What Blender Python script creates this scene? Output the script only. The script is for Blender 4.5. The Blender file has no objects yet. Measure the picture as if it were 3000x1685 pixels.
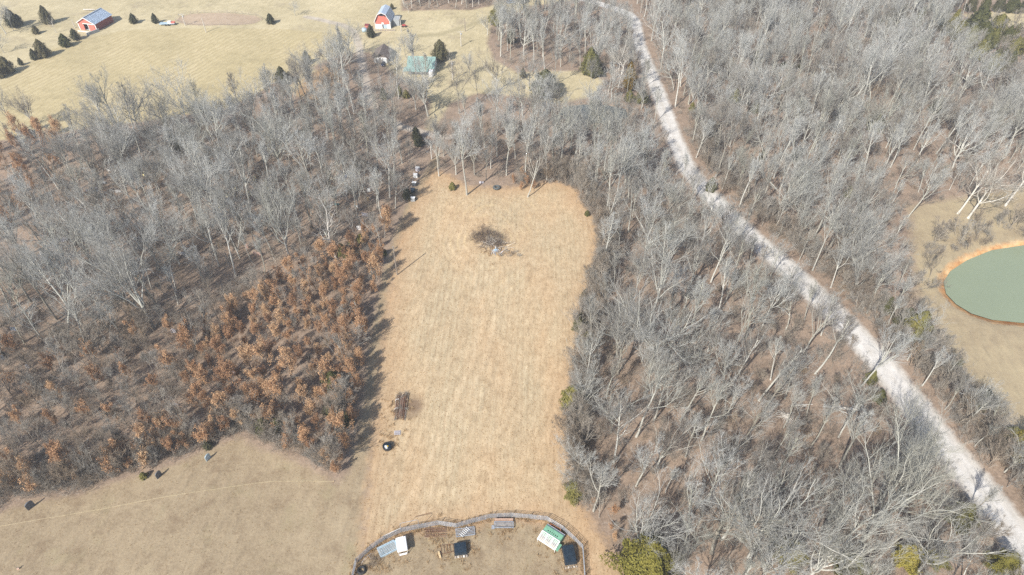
import bpy, math, random
import numpy as np
from mathutils import Vector, Matrix, Euler

R = math.radians
random.seed(7)
RNG = np.random.default_rng(11)
S = bpy.context.scene
C = S.collection

# ------------------------------------------------------------------ camera, world, sun, exposure
CAM_H, PITCH, FPX = 110.0, R(42.9), 2000.0
cam_d = bpy.data.cameras.new('camera')
cam_d.sensor_width = 36.0
cam_d.lens = FPX / 3000.0 * 36.0
cam_d.clip_start = 1.0
cam_d.clip_end = 6000.0
cam = bpy.data.objects.new('camera', cam_d)
cam.location = (0, 0, CAM_H)
cam.rotation_euler = (math.pi / 2 - PITCH, 0, 0)
C.objects.link(cam)
S.camera = cam

SUN_EL, SHADOW_AZ = R(41.0), R(54.0)          # shadows run away from the camera and to the right
sun_dir = Vector((math.cos(SHADOW_AZ) * math.cos(SUN_EL), math.sin(SHADOW_AZ) * math.cos(SUN_EL), -math.sin(SUN_EL)))
W = bpy.data.worlds.new('World')
S.world = W
W.use_nodes = True
nt = W.node_tree
sky = nt.nodes.new('ShaderNodeTexSky')
sky.sky_type = 'NISHITA'
sky.sun_disc = False
sky.sun_elevation = SUN_EL
sky.sun_rotation = math.atan2(-sun_dir.x, -sun_dir.y)
sky.air_density = 1.0
sky.dust_density = 1.5
nt.nodes['Background'].inputs['Strength'].default_value = 0.11
nt.links.new(sky.outputs[0], nt.nodes['Background'].inputs['Color'])
sl = bpy.data.lights.new('sun', 'SUN')
sl.energy = 4.8
sl.angle = R(0.53)
sl.color = (1.0, 0.95, 0.87)
sun = bpy.data.objects.new('sun', sl)
sun.rotation_euler = sun_dir.to_track_quat('-Z', 'Y').to_euler()
sun.location = (0, 0, 300)
C.objects.link(sun)
S.view_settings.view_transform = 'Standard'
S.view_settings.look = 'None'
S.view_settings.gamma = 1.0
S.view_settings.exposure = 0.54
S.view_settings.use_curve_mapping = False
S.cycles.max_bounces = 6
S.cycles.diffuse_bounces = 3
S.cycles.glossy_bounces = 2
S.cycles.transparent_max_bounces = 4
S.cycles.use_denoising = False
S.cycles.pixel_filter_type = 'BLACKMAN_HARRIS'

# ------------------------------------------------------------------ map: where on the ground a spot of the place lies
def G(x, y, z=0.0):
    u = (x - 1500.0) / FPX
    v = -(y - 842.5) / FPX
    d = (u, math.cos(PITCH) + v * math.sin(PITCH), -math.sin(PITCH) + v * math.cos(PITCH))
    t = (z - CAM_H) / d[2]
    return (d[0] * t, d[1] * t)
K = 3000.0 / 2576.0
def D(x, y):
    return G(x * K, y * K)
def height_at(x, y, ty):
    wx, wy = G(x, y)
    a, b = 0.0, 60.0
    for _ in range(40):
        m = (a + b) / 2
        zz = wy * math.cos(PITCH) - (m - CAM_H) * math.sin(PITCH)
        yy = wy * math.sin(PITCH) + (m - CAM_H) * math.cos(PITCH)
        if 842.5 - FPX * yy / zz > ty: a = m
        else: b = m
    return a
def poly(pts, f=D):
    return np.array([f(*p) for p in pts])

def seg_dist(P, A, B):
    ab = B - A
    t = np.clip(((P - A) @ ab) / max(ab @ ab, 1e-9), 0, 1)
    q = A + t[:, None] * ab
    return np.hypot(P[:, 0] - q[:, 0], P[:, 1] - q[:, 1])
def inside(P, V):
    r = np.zeros(len(P), bool)
    n = len(V)
    for i in range(n):
        x1, y1 = V[i]; x2, y2 = V[(i + 1) % n]
        if y1 == y2: continue
        c = ((y1 > P[:, 1]) != (y2 > P[:, 1])) & (P[:, 0] < (x2 - x1) * (P[:, 1] - y1) / (y2 - y1) + x1)
        r ^= c
    return r
def sd_poly(P, V):
    d = np.full(len(P), 1e9)
    n = len(V)
    for i in range(n):
        d = np.minimum(d, seg_dist(P, V[i], V[(i + 1) % n]))
    return np.where(inside(P, V), d, -d)
def sd_line(P, V, half):
    d = np.full(len(P), 1e9)
    for i in range(len(V) - 1):
        d = np.minimum(d, seg_dist(P, V[i], V[i + 1]))
    return half - d

# regions of the place
FIELD = poly([(880, 1560), (905, 1447), (912, 1300), (925, 1200), (940, 1050), (955, 900), (968, 780), (985, 680), (1002, 600), (1032, 520),
              (1062, 470), (1085, 425), (1130, 440), (1180, 470), (1290, 470), (1400, 455), (1450, 475), (1490, 540), (1512, 600), (1500, 680),
              (1472, 760), (1462, 850), (1442, 950), (1432, 1050), (1432, 1150), (1452, 1250), (1500, 1330), (1550, 1400), (1575, 1470), (1590, 1560)])
LAWN = poly([(-150, 1560), (-150, 1310), (0, 1290), (80, 1260), (200, 1245), (300, 1210), (400, 1185), (520, 1135), (600, 1100), (640, 1125), (700, 1145),
             (760, 1170), (850, 1220), (880, 1190), (915, 1000), (930, 850), (965, 680), (1000, 570), (1030, 500), (1058, 450), (1090, 400), (1110, 380), (1090, 470),
             (1032, 540), (1000, 640), (970, 800), (940, 1080), (915, 1300), (900, 1560)])
HAY = poly([(-60, 240), (0, 208), (120, 130), (200, 100), (300, 78), (450, 72), (700, 72), (900, 90), (885, 112), (790, 150), (720, 185), (650, 235),
            (560, 275), (330, 310), (200, 325), (120, 345), (-60, 355)])
PAST = poly([(-120, -60), (1010, -60), (1010, 28), (1190, 25), (1330, -10), (1480, -5), (1330, 15), (1235, 60), (1225, 110), (1240, 150),
             (1300, 185), (1370, 180), (1480, 178), (1520, 205), (1500, 240), (1400, 262), (1300, 240), (1200, 235), (1130, 260), (1090, 330), (1072, 330), (1085, 250),
             (1000, 190), (930, 130), (860, 135), (760, 180), (720, 230), (780, 250), (820, 235), (825, 190), (780, 170), (640, 230), (300, 290), (0, 335), (-120, 340)])
YARD = poly([(740, 235), (770, 190), (830, 165), (860, 185), (850, 230), (800, 262)])
MEADOW = poly([(2290, 520), (2400, 500), (2576, 470), (2900, 480), (3100, 1150), (2600, 1110), (2490, 1030), (2410, 920), (2355, 830), (2310, 745), (2295, 640)])
FARPAST = poly([(2420, 35), (2640, 20), (2800, 40), (2800, 75), (2576, 68), (2470, 58)])
CORRAL = poly([(1022, 1760), (1045, 1652), (1128, 1585), (1229, 1552), (1338, 1548), (1439, 1522), (1548, 1524), (1650, 1560), (1703, 1612), (1714, 1760)], G)
ROADC = poly([(2760, 1600), (2600, 1400), (2520, 1300), (2445, 1200), (2372, 1115), (2302, 1020), (2230, 930), (2160, 850), (2080, 770), (2000, 692), (1920, 622),
              (1850, 558), (1782, 490), (1730, 425), (1695, 345), (1672, 280), (1652, 222), (1632, 170), (1608, 112), (1601, 75), (1598, 55), (1580, 35), (1540, 20), (1490, 5), (1420, -18)])
DRIVE = poly([(770, 42), (820, 52), (862, 62), (890, 78), (902, 110), (914, 175), (922, 215), (931, 250), (960, 290), (1010, 320), (1069, 335), (1130, 345)])
TRAIL = poly([(1040, 92), (1110, 85), (1180, 65), (1240, 40), (1290, 20)])
POND = poly([(2576, 617), (2500, 630), (2440, 655), (2400, 680), (2382, 706), (2388, 735), (2412, 760), (2450, 783), (2500, 798), (2576, 805), (2680, 800), (2790, 770),
             (2830, 720), (2800, 660), (2700, 620)])
POND2 = poly([(1420, 268), (1470, 262), (1530, 264), (1570, 272), (1575, 292), (1520, 305), (1450, 300), (1410, 285)])
ARENA = poly([(515, 62), (525, 50), (560, 42), (620, 39), (690, 40), (750, 46), (768, 56), (745, 68), (690, 75), (600, 76), (545, 73)], G)
BURN = np.array(G(1213, 1190))
THICKET = np.array(G(1432, 708))

def hz(P):
    P = np.atleast_2d(np.asarray(P, float))
    x, y = P[:, 0], P[:, 1]
    h = 0.14 * np.sin(x * 0.07 + 1.3) * np.sin(y * 0.06) + 0.10 * np.sin(x * 0.19 + y * 0.11) + 0.06 * np.sin(x * 0.43 - y * 0.37 + 2)
    for V, deep in ((POND, 1.6), (POND2, 1.2)):
        s = sd_poly(P, V)
        t = np.clip((s + 3.0) / 4.5, 0, 1)
        h = h * (1 - t) - deep * t * t * (3 - 2 * t)
    return h
def z_at(x, y):
    return float(hz([[x, y]])[0])

# ------------------------------------------------------------------ helpers: materials
def nodes_of(name):
    m = bpy.data.materials.new(name)
    m.use_nodes = True
    n = m.node_tree.nodes
    return m, n, m.node_tree.links, n['Principled BSDF']
def N(n, t, **kw):
    o = n.new(t)
    for k, v in kw.items():
        if k.startswith('i_'): o.inputs[k[2:]].default_value = v
        else: setattr(o, k, v)
    return o
def mixc(n, l, fac, a, b):
    m = n.new('ShaderNodeMix'); m.data_type = 'RGBA'
    for sock, v in ((m.inputs[0], fac), (m.inputs[6], a), (m.inputs[7], b)):
        if isinstance(v, (tuple, list)): sock.default_value = (*v[:3], 1)
        elif isinstance(v, (int, float)): sock.default_value = v
        else: l.new(v, sock)
    return m.outputs[2]
def math_(n, l, op, a, b=None, clamp=False):
    m = n.new('ShaderNodeMath'); m.operation = op; m.use_clamp = clamp
    for i, v in ((0, a), (1, b)):
        if v is None: continue
        if isinstance(v, (int, float)): m.inputs[i].default_value = v
        else: l.new(v, m.inputs[i])
    return m.outputs[0]
def ramp(n, l, fac, stops):
    r = n.new('ShaderNodeValToRGB')
    e = r.color_ramp.elements
    while len(e) < len(stops): e.new(0.5)
    for k, (p, c) in enumerate(stops):
        e[k].position = p; e[k].color = (*c[:3], 1)
    if fac is not None: l.new(fac, r.inputs[0])
    return r.outputs[0]
def noise(n, l, co, scale, detail=3, rough=0.6):
    t = N(n, 'ShaderNodeTexNoise'); t.inputs['Scale'].default_value = scale
    t.inputs['Detail'].default_value = detail; t.inputs['Roughness'].default_value = rough
    if co is not None: l.new(co, t.inputs['Vector'])
    return t.outputs[0]
def simple(name, col, rough=0.7, var=0.25, scale=3.0, metal=0.0, objvar=0.0):
    """procedural paint, wood or metal: colour with uneven wear and fine relief"""
    m, n, l, b = nodes_of(name)
    co = N(n, 'ShaderNodeTexCoord').outputs['Object']
    f = noise(n, l, co, scale, 4)
    lo = tuple(c * (1 - var) for c in col); hi = tuple(min(1, c * (1 + var)) for c in col)
    c = ramp(n, l, f, [(0.3, lo), (0.7, hi)])
    if objvar:
        r = N(n, 'ShaderNodeObjectInfo').outputs['Random']
        k = math_(n, l, 'ADD', math_(n, l, 'MULTIPLY', r, objvar * 2), 1 - objvar)
        hs = N(n, 'ShaderNodeHueSaturation'); l.new(c, hs.inputs['Color']); l.new(k, hs.inputs['Value']); c = hs.outputs[0]
    l.new(c, b.inputs['Base Color'])
    b.inputs['Roughness'].default_value = rough
    b.inputs['Metallic'].default_value = metal
    bp = N(n, 'ShaderNodeBump'); bp.inputs['Strength'].default_value = 0.3; bp.inputs['Distance'].default_value = 0.02
    l.new(noise(n, l, co, scale * 6, 3), bp.inputs['Height']); l.new(bp.outputs[0], b.inputs['Normal'])
    return m

def bark(name, stops, rough=0.95, lichen=None):
    m, n, l, b = nodes_of(name)
    r = N(n, 'ShaderNodeObjectInfo').outputs['Random']
    c = ramp(n, l, r, stops)
    co = N(n, 'ShaderNodeTexCoord').outputs['Object']
    f = noise(n, l, co, 2.3, 3)
    hs = N(n, 'ShaderNodeHueSaturation')
    l.new(c, hs.inputs['Color'])
    l.new(math_(n, l, 'ADD', math_(n, l, 'MULTIPLY', f, 0.9), 0.55), hs.inputs['Value'])
    c = hs.outputs[0]
    if lichen:
        g = noise(n, l, co, 0.5, 2)
        c = mixc(n, l, math_(n, l, 'MULTIPLY', math_(n, l, 'SUBTRACT', g, 0.45, True), 1.6, True), c, lichen)
    l.new(c, b.inputs['Base Color'])
    b.inputs['Roughness'].default_value = rough
    b.inputs['Specular IOR Level'].default_value = 0.15
    return m
def leafmat(name, stops, trans=0.25):
    m, n, l, b = nodes_of(name)
    oi = N(n, 'ShaderNodeObjectInfo').outputs['Random']
    co = N(n, 'ShaderNodeTexCoord').outputs['Object']
    f = noise(n, l, co, 1.6, 4, 0.7)
    k = math_(n, l, 'ADD', math_(n, l, 'MULTIPLY', f, 0.75), math_(n, l, 'MULTIPLY', math_(n, l, 'SUBTRACT', oi, 0.25), 0.5))
    c = ramp(n, l, k, stops)
    l.new(c, b.inputs['Base Color'])
    b.inputs['Roughness'].default_value = 0.8
    b.inputs['Specular IOR Level'].default_value = 0.2
    if trans:
        tr = N(n, 'ShaderNodeBsdfTranslucent'); l.new(c, tr.inputs[0])
        mx = N(n, 'ShaderNodeMixShader'); mx.inputs[0].default_value = trans
        l.new(b.outputs[0], mx.inputs[1]); l.new(tr.outputs[0], mx.inputs[2])
        l.new(mx.outputs[0], n['Material Output'].inputs[0])
    return m

M = {}
M['bark'] = bark('grey bark', [(0.0, (.25, .225, .185)), (0.25, (.36, .35, .31)), (0.5, (.46, .455, .41)), (0.75, (.54, .53, .485)), (1.0, (.35, .345, .285))], lichen=(.47, .49, .40))
M['twig'] = bark('grey twigs', [(0.0, (.24, .215, .185)), (0.25, (.33, .325, .30)), (0.5, (.405, .405, .38)), (0.75, (.465, .47, .45)), (1.0, (.335, .33, .285))])
M['pale_bark'] = bark('pale bark', [(0, (.60, .57, .50)), (1, (.66, .63, .57))])
M['pale_twig'] = bark('pale twigs', [(0, (.42, .39, .34)), (1, (.46, .43, .37))])
M['dead'] = bark('weathered dead wood', [(0, (.52, .49, .45)), (1, (.58, .55, .5))])
M['brush'] = bark('brush stems', [(0, (.23, .19, .15)), (0.3, (.31, .27, .22)), (0.6, (.36, .335, .295)), (0.85, (.285, .27, .24)), (1, (.35, .27, .19))])
M['oak_leaf'] = leafmat('dry oak leaves', [(0.10, (.20, .115, .07)), (0.32, (.36, .21, .12)), (0.55, (.52, .32, .18)), (0.85, (.62, .44, .265))], 0.2)
M['cedar'] = leafmat('cedar foliage', [(0.15, (.05, .054, .02)), (0.4, (.10, .102, .034)), (0.65, (.155, .148, .046)), (0.9, (.235, .20, .058))], 0.1)
M['cedar_bright'] = leafmat('yellow green cedar foliage', [(0.15, (.07, .07, .018)), (0.4, (.15, .14, .03)), (0.65, (.24, .21, .045)), (0.9, (.34, .28, .06))], 0.1)
M['cedar_dark'] = leafmat('dark cedar foliage', [(0.15, (.04, .042, .024)), (0.45, (.078, .08, .04)), (0.8, (.14, .12, .06))], 0.1)
M['cedar_rust'] = leafmat('rust brown cedar foliage', [(0.15, (.12, .08, .015)), (0.5, (.24, .155, .03)), (0.85, (.36, .235, .05))], 0.1)
M['straw'] = leafmat('dry grass blades', [(0.1, (.42, .30, .175)), (0.5, (.56, .42, .255)), (0.9, (.70, .56, .36))], 0.45)

# ------------------------------------------------------------------ helpers: meshes
def add_obj(name, me, parent=None):
    o = bpy.data.objects.new(name, me)
    C.objects.link(o)
    if parent: o.parent = parent
    return o
def tag(o, label=None, cat=None, group=None, kind=None):
    if label: o['label'] = label
    if cat: o['category'] = cat
    if group: o['group'] = group
    if kind: o['kind'] = kind
    return o
def thing(name, label, cat, loc=(0, 0, 0), rz=0.0, group=None):
    o = bpy.data.objects.new(name, None)
    o.empty_display_size = 0.3
    C.objects.link(o)
    o.location = loc
    o.rotation_euler = (0, 0, rz)
    return tag(o, label, cat, group)
def gp(x, y, dz=0.0):
    wx, wy = G(x, y)
    return (wx, wy, z_at(wx, wy) + dz)

class MB:
    """collects boxes, bars, tubes and free faces, then builds them as ONE mesh object"""
    def __init__(s): s.v = []; s.f = []; s.sm = False
    def faces(s, vs, fs):
        k = len(s.v); s.v += [tuple(p) for p in vs]; s.f += [tuple(i + k for i in f) for f in fs]; return s
    def box(s, c, d, rz=0.0, rx=0.0, ry=0.0):
        m = Euler((rx, ry, rz)).to_matrix()
        vs = []
        for sx in (-.5, .5):
            for sy in (-.5, .5):
                for sz in (-.5, .5):
                    p = m @ Vector((sx * d[0], sy * d[1], sz * d[2])); vs.append((p.x + c[0], p.y + c[1], p.z + c[2]))
        return s.faces(vs, [(0, 1, 3, 2), (4, 6, 7, 5), (0, 4, 5, 1), (2, 3, 7, 6), (0, 2, 6, 4), (1, 5, 7, 3)])
    def tube(s, a, b, r, n=6, r2=None):
        a = Vector(a); b = Vector(b); r2 = r if r2 is None else r2
        t = (b - a).normalized()
        u = t.orthogonal().normalized(); w = t.cross(u)
        vs = []
        for p, q in ((a, r), (b, r2)):
            for k in range(n):
                an = 2 * math.pi * k / n
                vs.append(p + (u * math.cos(an) + w * math.sin(an)) * q)
        fs = [(k, (k + 1) % n, n + (k + 1) % n, n + k) for k in range(n)] + [tuple(range(n))[::-1], tuple(range(n, 2 * n))]
        return s.faces(vs, fs)
    def path(s, pts, r, n=6):
        for a, b in zip(pts[:-1], pts[1:]): s.tube(a, b, r, n)
        return s
    def prism(s, pts2, axis_vec, origin=(0, 0, 0), ux=(1, 0, 0), uz=(0, 0, 1)):
        """extrude a closed outline (u,w) along axis_vec"""
        o = Vector(origin); ux = Vector(ux); uz = Vector(uz); av = Vector(axis_vec); n = len(pts2)
        a = [o + ux * p[0] + uz * p[1] for p in pts2]
        return s.faces(a + [p + av for p in a], [tuple(range(n))[::-1], tuple(range(n, 2 * n))] + [(k, (k + 1) % n, n + (k + 1) % n, n + k) for k in range(n)])
    def lathe(s, prof, n=14, c=(0, 0, 0)):
        vs = []; fs = []
        for r, z in prof:
            for k in range(n):
                an = 2 * math.pi * k / n; vs.append((c[0] + r * math.cos(an), c[1] + r * math.sin(an), c[2] + z))
        for j in range(len(prof) - 1):
            for k in range(n):
                fs.append((j * n + k, j * n + (k + 1) % n, (j + 1) * n + (k + 1) % n, (j + 1) * n + k))
        fs.append(tuple(range(n))[::-1]); fs.append(tuple(range((len(prof) - 1) * n, len(prof) * n)))
        s.sm = True
        return s.faces(vs, fs)
    def torus(s, R0, r, c=(0, 0, 0), n=20, k=8, squash=1.0):
        vs = []; fs = []
        for i in range(n):
            a = 2 * math.pi * i / n
            for j in range(k):
                b = 2 * math.pi * j / k
                vs.append((c[0] + (R0 + r * math.cos(b)) * math.cos(a), c[1] + (R0 + r * math.cos(b)) * math.sin(a), c[2] + r * squash * math.sin(b)))
        for i in range(n):
            for j in range(k):
                fs.append((i * k + j, ((i + 1) % n) * k + j, ((i + 1) % n) * k + (j + 1) % k, i * k + (j + 1) % k))
        s.sm = True
        return s.faces(vs, fs)
    def mesh(s, name, mat):
        me = bpy.data.meshes.new(name)
        me.from_pydata(s.v, [], s.f)
        import bmesh
        bm = bmesh.new(); bm.from_mesh(me); bmesh.ops.recalc_face_normals(bm, faces=bm.faces); bm.to_mesh(me); bm.free()
        if s.sm: me.polygons.foreach_set('use_smooth', [True] * len(me.polygons))
        me.materials.append(M[mat] if isinstance(mat, str) else mat)
        return me
    def build(s, name, mat, parent=None, bevel=0.0):
        o = add_obj(name, s.mesh(name, mat), parent)
        if bevel:
            b = o.modifiers.new('bevel', 'BEVEL'); b.width = bevel; b.segments = 2; b.limit_method = 'ANGLE'
        return o

def np_mesh(name, verts, loops, nper, mats, smooth=False, midx=None):
    """verts (n,3), loops flat vertex ids, nper vertices per face"""
    me = bpy.data.meshes.new(name)
    nf = len(loops) // nper
    me.vertices.add(len(verts)); me.vertices.foreach_set('co', np.ascontiguousarray(verts, np.float32).ravel())
    me.loops.add(len(loops)); me.loops.foreach_set('vertex_index', np.ascontiguousarray(loops, np.int32))
    me.polygons.add(nf)
    me.polygons.foreach_set('loop_start', np.arange(0, nf * nper, nper, dtype=np.int32))
    if smooth: me.polygons.foreach_set('use_smooth', np.ones(nf, bool))
    for m in mats: me.materials.append(m)
    if midx is not None: me.polygons.foreach_set('material_index', midx.astype(np.int32))
    me.update(calc_edges=True)
    return me

# ------------------------------------------------------------------ terrain
STEP = 1.0
gx = np.arange(-330, 331, STEP); gy = np.arange(10, 431, STEP)
NX, NY = len(gx), len(gy)
XX, YY = np.meshgrid(gx, gy)
P2 = np.stack([XX.ravel(), YY.ravel()], 1)
ZZ = hz(P2)
clip = lambda a: np.clip(a, -25, 25)
sd = {
    'field': clip(np.minimum(sd_poly(P2, FIELD), -sd_poly(P2, CORRAL) + .3)), 'lawn': clip(np.maximum(sd_poly(P2, LAWN), sd_poly(P2, CORRAL))), 'hay': clip(sd_poly(P2, HAY)),
    'pasture': clip(np.maximum(np.maximum(sd_poly(P2, PAST), sd_poly(P2, FARPAST)), -25)), 'yard': clip(sd_poly(P2, YARD)),
    'meadow': clip(sd_poly(P2, MEADOW)), 'road': clip(sd_line(P2, ROADC, 0.0) + np.interp(P2[:, 1], [55, 110, 170, 260], [3.6, 3.2, 2.75, 2.4])), 'drive': clip(sd_line(P2, DRIVE, 1.5)),
    'bank': clip(np.maximum(sd_poly(P2, POND) + 1.9, sd_poly(P2, POND2) + .4)), 'arena': clip(sd_poly(P2, ARENA)),
    'trail': clip(sd_line(P2, TRAIL, 1.6)),
}
d0 = np.array(G(175, 247)); d1 = np.array(G(378, 146)); hd = (d1 - d0) / np.hypot(*(d1 - d0)); hn = np.array([-hd[1], hd[0]])
rowphase = P2[:, 0] + 1.2 * np.sin(P2[:, 1] * 0.03)
rt = np.hypot(P2[:, 0] - THICKET[0] - 1.0, (P2[:, 1] - THICKET[1] - 2.0) * 0.72) + 0.9 * np.sin(P2[:, 0] * .23) + .7 * np.sin(P2[:, 1] * .31 + 1)
sd['track'] = clip(np.maximum(sd_line(P2, poly([(1010, 1290), (1070, 1180), (1130, 1040), (1190, 900), (1215, 780), (1190, 690), (1130, 620), (1090, 540)]), .32), sd_line(P2, poly([(1055, 1300), (1110, 1190), (1160, 1050), (1222, 905), (1245, 790), (1225, 690), (1160, 610), (1120, 535)]), .32)))
sd['ring'] = clip(21 - rt)
sd['ringdist'] = rt
sd['row'] = rowphase
sd['roaddist'] = np.minimum(-sd_line(P2, ROADC, 0.0), 20)
sd['hayrow'] = (P2 @ hn) + 2.0 * np.sin((P2 @ hd) * 0.035)
sd['burn'] = clip(1.9 - np.hypot((P2[:, 0] - BURN[0]) * 1.15, (P2[:, 1] - BURN[1]) * 0.75))

def terrain_material():
    m, n, l, b = nodes_of('terrain soil and grass')
    co = N(n, 'ShaderNodeTexCoord').outputs['Object']
    at = lambda k: N(n, 'ShaderNodeAttribute', attribute_name=k).outputs['Fac']
    n_big = noise(n, l, co, 0.045, 3); n_mid = noise(n, l, co, 0.35, 4); n_fin = noise(n, l, co, 2.2, 5, 0.75); n_edge = noise(n, l, co, 0.6, 5, 0.7)
    def mask(k, soft, wob):
        a = math_(n, l, 'ADD', at(k), math_(n, l, 'MULTIPLY', math_(n, l, 'SUBTRACT', n_edge, 0.5), wob))
        return math_(n, l, 'ADD', math_(n, l, 'DIVIDE', a, soft), 0.5, True)
    def tone(a, c, d, w=(0.3, 0.5, 0.2)):
        k = math_(n, l, 'ADD', math_(n, l, 'MULTIPLY', n_fin, w[0]), math_(n, l, 'MULTIPLY', n_mid, w[1]))
        k = math_(n, l, 'ADD', k, math_(n, l, 'MULTIPLY', n_big, w[2]))
        return ramp(n, l, k, [(0.36, a), (0.5, c), (0.64, d)])
    # leaf litter on the woodland floor
    col = tone((.155, .115, .085), (.265, .20, .15), (.37, .28, .21), (0.5, 0.3, 0.2))
    past = tone((.34, .29, .175), (.45, .385, .24), (.545, .47, .305), (0.25, 0.35, 0.4))
    # darker worn patches of the pasture
    past = mixc(n, l, math_(n, l, 'MULTIPLY', math_(n, l, 'SUBTRACT', noise(n, l, co, 0.11, 4), 0.56, True), 4.5, True), past, (.30, .25, .17))
    col = mixc(n, l, mask('pasture', 2.0, 3.0), col, past)
    hay = tone((.33, .275, .155), (.435, .365, .21), (.52, .44, .27), (0.25, 0.35, 0.4))
    hr = math_(n, l, 'SINE', math_(n, l, 'MULTIPLY', math_(n, l, 'ADD', at('hayrow'), math_(n, l, 'ADD', math_(n, l, 'MULTIPLY', n_mid, 1.6), math_(n, l, 'MULTIPLY', n_big, 6.0))), 2 * math.pi / 2.3))
    hay = mixc(n, l, math_(n, l, 'MULTIPLY', math_(n, l, 'MULTIPLY', math_(n, l, 'ADD', hr, 0.15, True), 0.6), math_(n, l, 'MULTIPLY', math_(n, l, 'SUBTRACT', n_big, 0.25, True), 2.2, True)), hay, (.33, .26, .145))
    col = mixc(n, l, mask('hay', 1.5, 3.0), col, hay)
    col = mixc(n, l, mask('yard', 3.0, 4.0), col, tone((.24, .155, .09), (.32, .22, .13), (.38, .27, .16)))
    mead = tone((.26, .205, .135), (.345, .28, .18), (.41, .34, .215), (0.3, 0.3, 0.4))
    col = mixc(n, l, mask('meadow', 3.0, 5.0), col, mead)
    lawn = tone((.212, .16, .102), (.305, .24, .157), (.37, .298, .197), (0.45, 0.3, 0.25))
    lawn = mixc(n, l, math_(n, l, 'MULTIPLY', math_(n, l, 'SUBTRACT', noise(n, l, co, 0.16, 4, 0.65), 0.54, True), 2.2, True), lawn, (.275, .24, .135))
    lawn = mixc(n, l, math_(n, l, 'MULTIPLY', math_(n, l, 'SUBTRACT', noise(n, l, co, 0.23, 5, 0.7), 0.53, True), 4.0, True), lawn, (.19, .135, .085))
    col = mixc(n, l, mask('lawn', 1.6, 3.0), col, lawn)
    mp = N(n, 'ShaderNodeMapping'); mp.inputs['Scale'].default_value = (1.0, 0.32, 1.0); l.new(co, mp.inputs[0])
    n_str = noise(n, l, mp.outputs[0], 2.4, 5, 0.75); n_pat = noise(n, l, mp.outputs[0], 0.10, 3)
    kf = math_(n, l, 'ADD', math_(n, l, 'MULTIPLY', n_str, 0.62), math_(n, l, 'MULTIPLY', n_mid, 0.38))
    fa = ramp(n, l, kf, [(0.34, (.32, .225, .132)), (0.5, (.455, .335, .205)), (0.66, (.56, .43, .275))])
    fb_ = ramp(n, l, kf, [(0.34, (.31, .24, .15)), (0.5, (.44, .355, .23)), (0.66, (.54, .445, .30))])
    fld = mixc(n, l, math_(n, l, 'MULTIPLY', math_(n, l, 'SUBTRACT', n_pat, 0.38, True), 4.5, True), fa, fb_)
    # leaves blown against the wood edges redden the margin of the field
    fld = mixc(n, l, math_(n, l, 'MULTIPLY', math_(n, l, 'SUBTRACT', 1.0, math_(n, l, 'DIVIDE', at('field'), 6.0), True), 0.55), fld, (.40, .25, .14))
    trk = math_(n, l, 'MULTIPLY', mask('track', 0.8, 0.8), 0.35)
    fld = mixc(n, l, trk, fld, (.66, .53, .36))
    rw = math_(n, l, 'SINE', math_(n, l, 'MULTIPLY', math_(n, l, 'ADD', at('row'), math_(n, l, 'MULTIPLY', n_mid, 0.35)), 2 * math.pi / 1.25))
    rw = math_(n, l, 'MULTIPLY', math_(n, l, 'ADD', rw, 0.0, True), math_(n, l, 'MULTIPLY', math_(n, l, 'SUBTRACT', n_pat, 0.36, True), 2.6, True))
    fld = mixc(n, l, math_(n, l, 'MULTIPLY', rw, 0.38), fld, (.29, .19, .11))
    rg = math_(n, l, 'SINE', math_(n, l, 'MULTIPLY', math_(n, l, 'ADD', at('ringdist'), math_(n, l, 'MULTIPLY', n_mid, 0.8)), 2 * math.pi / 2.1))
    rgm = math_(n, l, 'MULTIPLY', math_(n, l, 'MULTIPLY', math_(n, l, 'MULTIPLY', math_(n, l, 'ADD', rg, -0.1, True), 0.42), math_(n, l, 'MULTIPLY', math_(n, l, 'SUBTRACT', noise(n, l, co, 0.09, 2), 0.42, True), 4.0, True)), math_(n, l, 'DIVIDE', at('ring'), 14.0, True))
    fld = mixc(n, l, rgm, fld, (.66, .52, .30))
    col = mixc(n, l, mask('field', 2.4, 5.0), col, fld)
    col = mixc(n, l, math_(n, l, 'MULTIPLY', mask('burn', 1.6, 1.5), 0.75), col, (.13, .085, .06))
    col = mixc(n, l, mask('arena', 1.0, 0.8), col, tone((.33, .25, .175), (.40, .31, .22), (.45, .355, .26)))
    col = mixc(n, l, math_(n, l, 'MULTIPLY', mask('trail', 2.2, 1.5), 0.55), col, (.26, .225, .13))
    col = mixc(n, l, math_(n, l, 'MULTIPLY', mask('drive', 1.2, 1.6), 0.85), col, tone((.30, .255, .205), (.42, .37, .31), (.52, .47, .4)))
    bank = tone((.36, .15, .055), (.53, .31, .14), (.66, .47, .26), (0.25, 0.6, 0.15))
    col = mixc(n, l, mask('bank', 1.4, 2.6), col, bank)
    road = tone((.44, .42, .385), (.56, .54, .51), (.64, .62, .59), (0.3, 0.5, 0.2))
    rr_ = math_(n, l, 'ABSOLUTE', math_(n, l, 'SUBTRACT', math_(n, l, 'ADD', at('roaddist'), math_(n, l, 'MULTIPLY', math_(n, l, 'SUBTRACT', n_mid, 0.5), 0.8)), 1.15))
    road = mixc(n, l, math_(n, l, 'MULTIPLY', math_(n, l, 'SUBTRACT', rr_, 0.35, True), 0.55, True), road, (.43, .395, .345))
    col = mixc(n, l, mask('road', 1.3, 2.2), col, road)
    l.new(col, b.inputs['Base Color'])
    b.inputs['Roughness'].default_value = 0.95
    b.inputs['Specular IOR Level'].default_value = 0.1
    bp = N(n, 'ShaderNodeBump'); bp.inputs['Strength'].default_value = 0.5; bp.inputs['Distance'].default_value = 0.12
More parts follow.
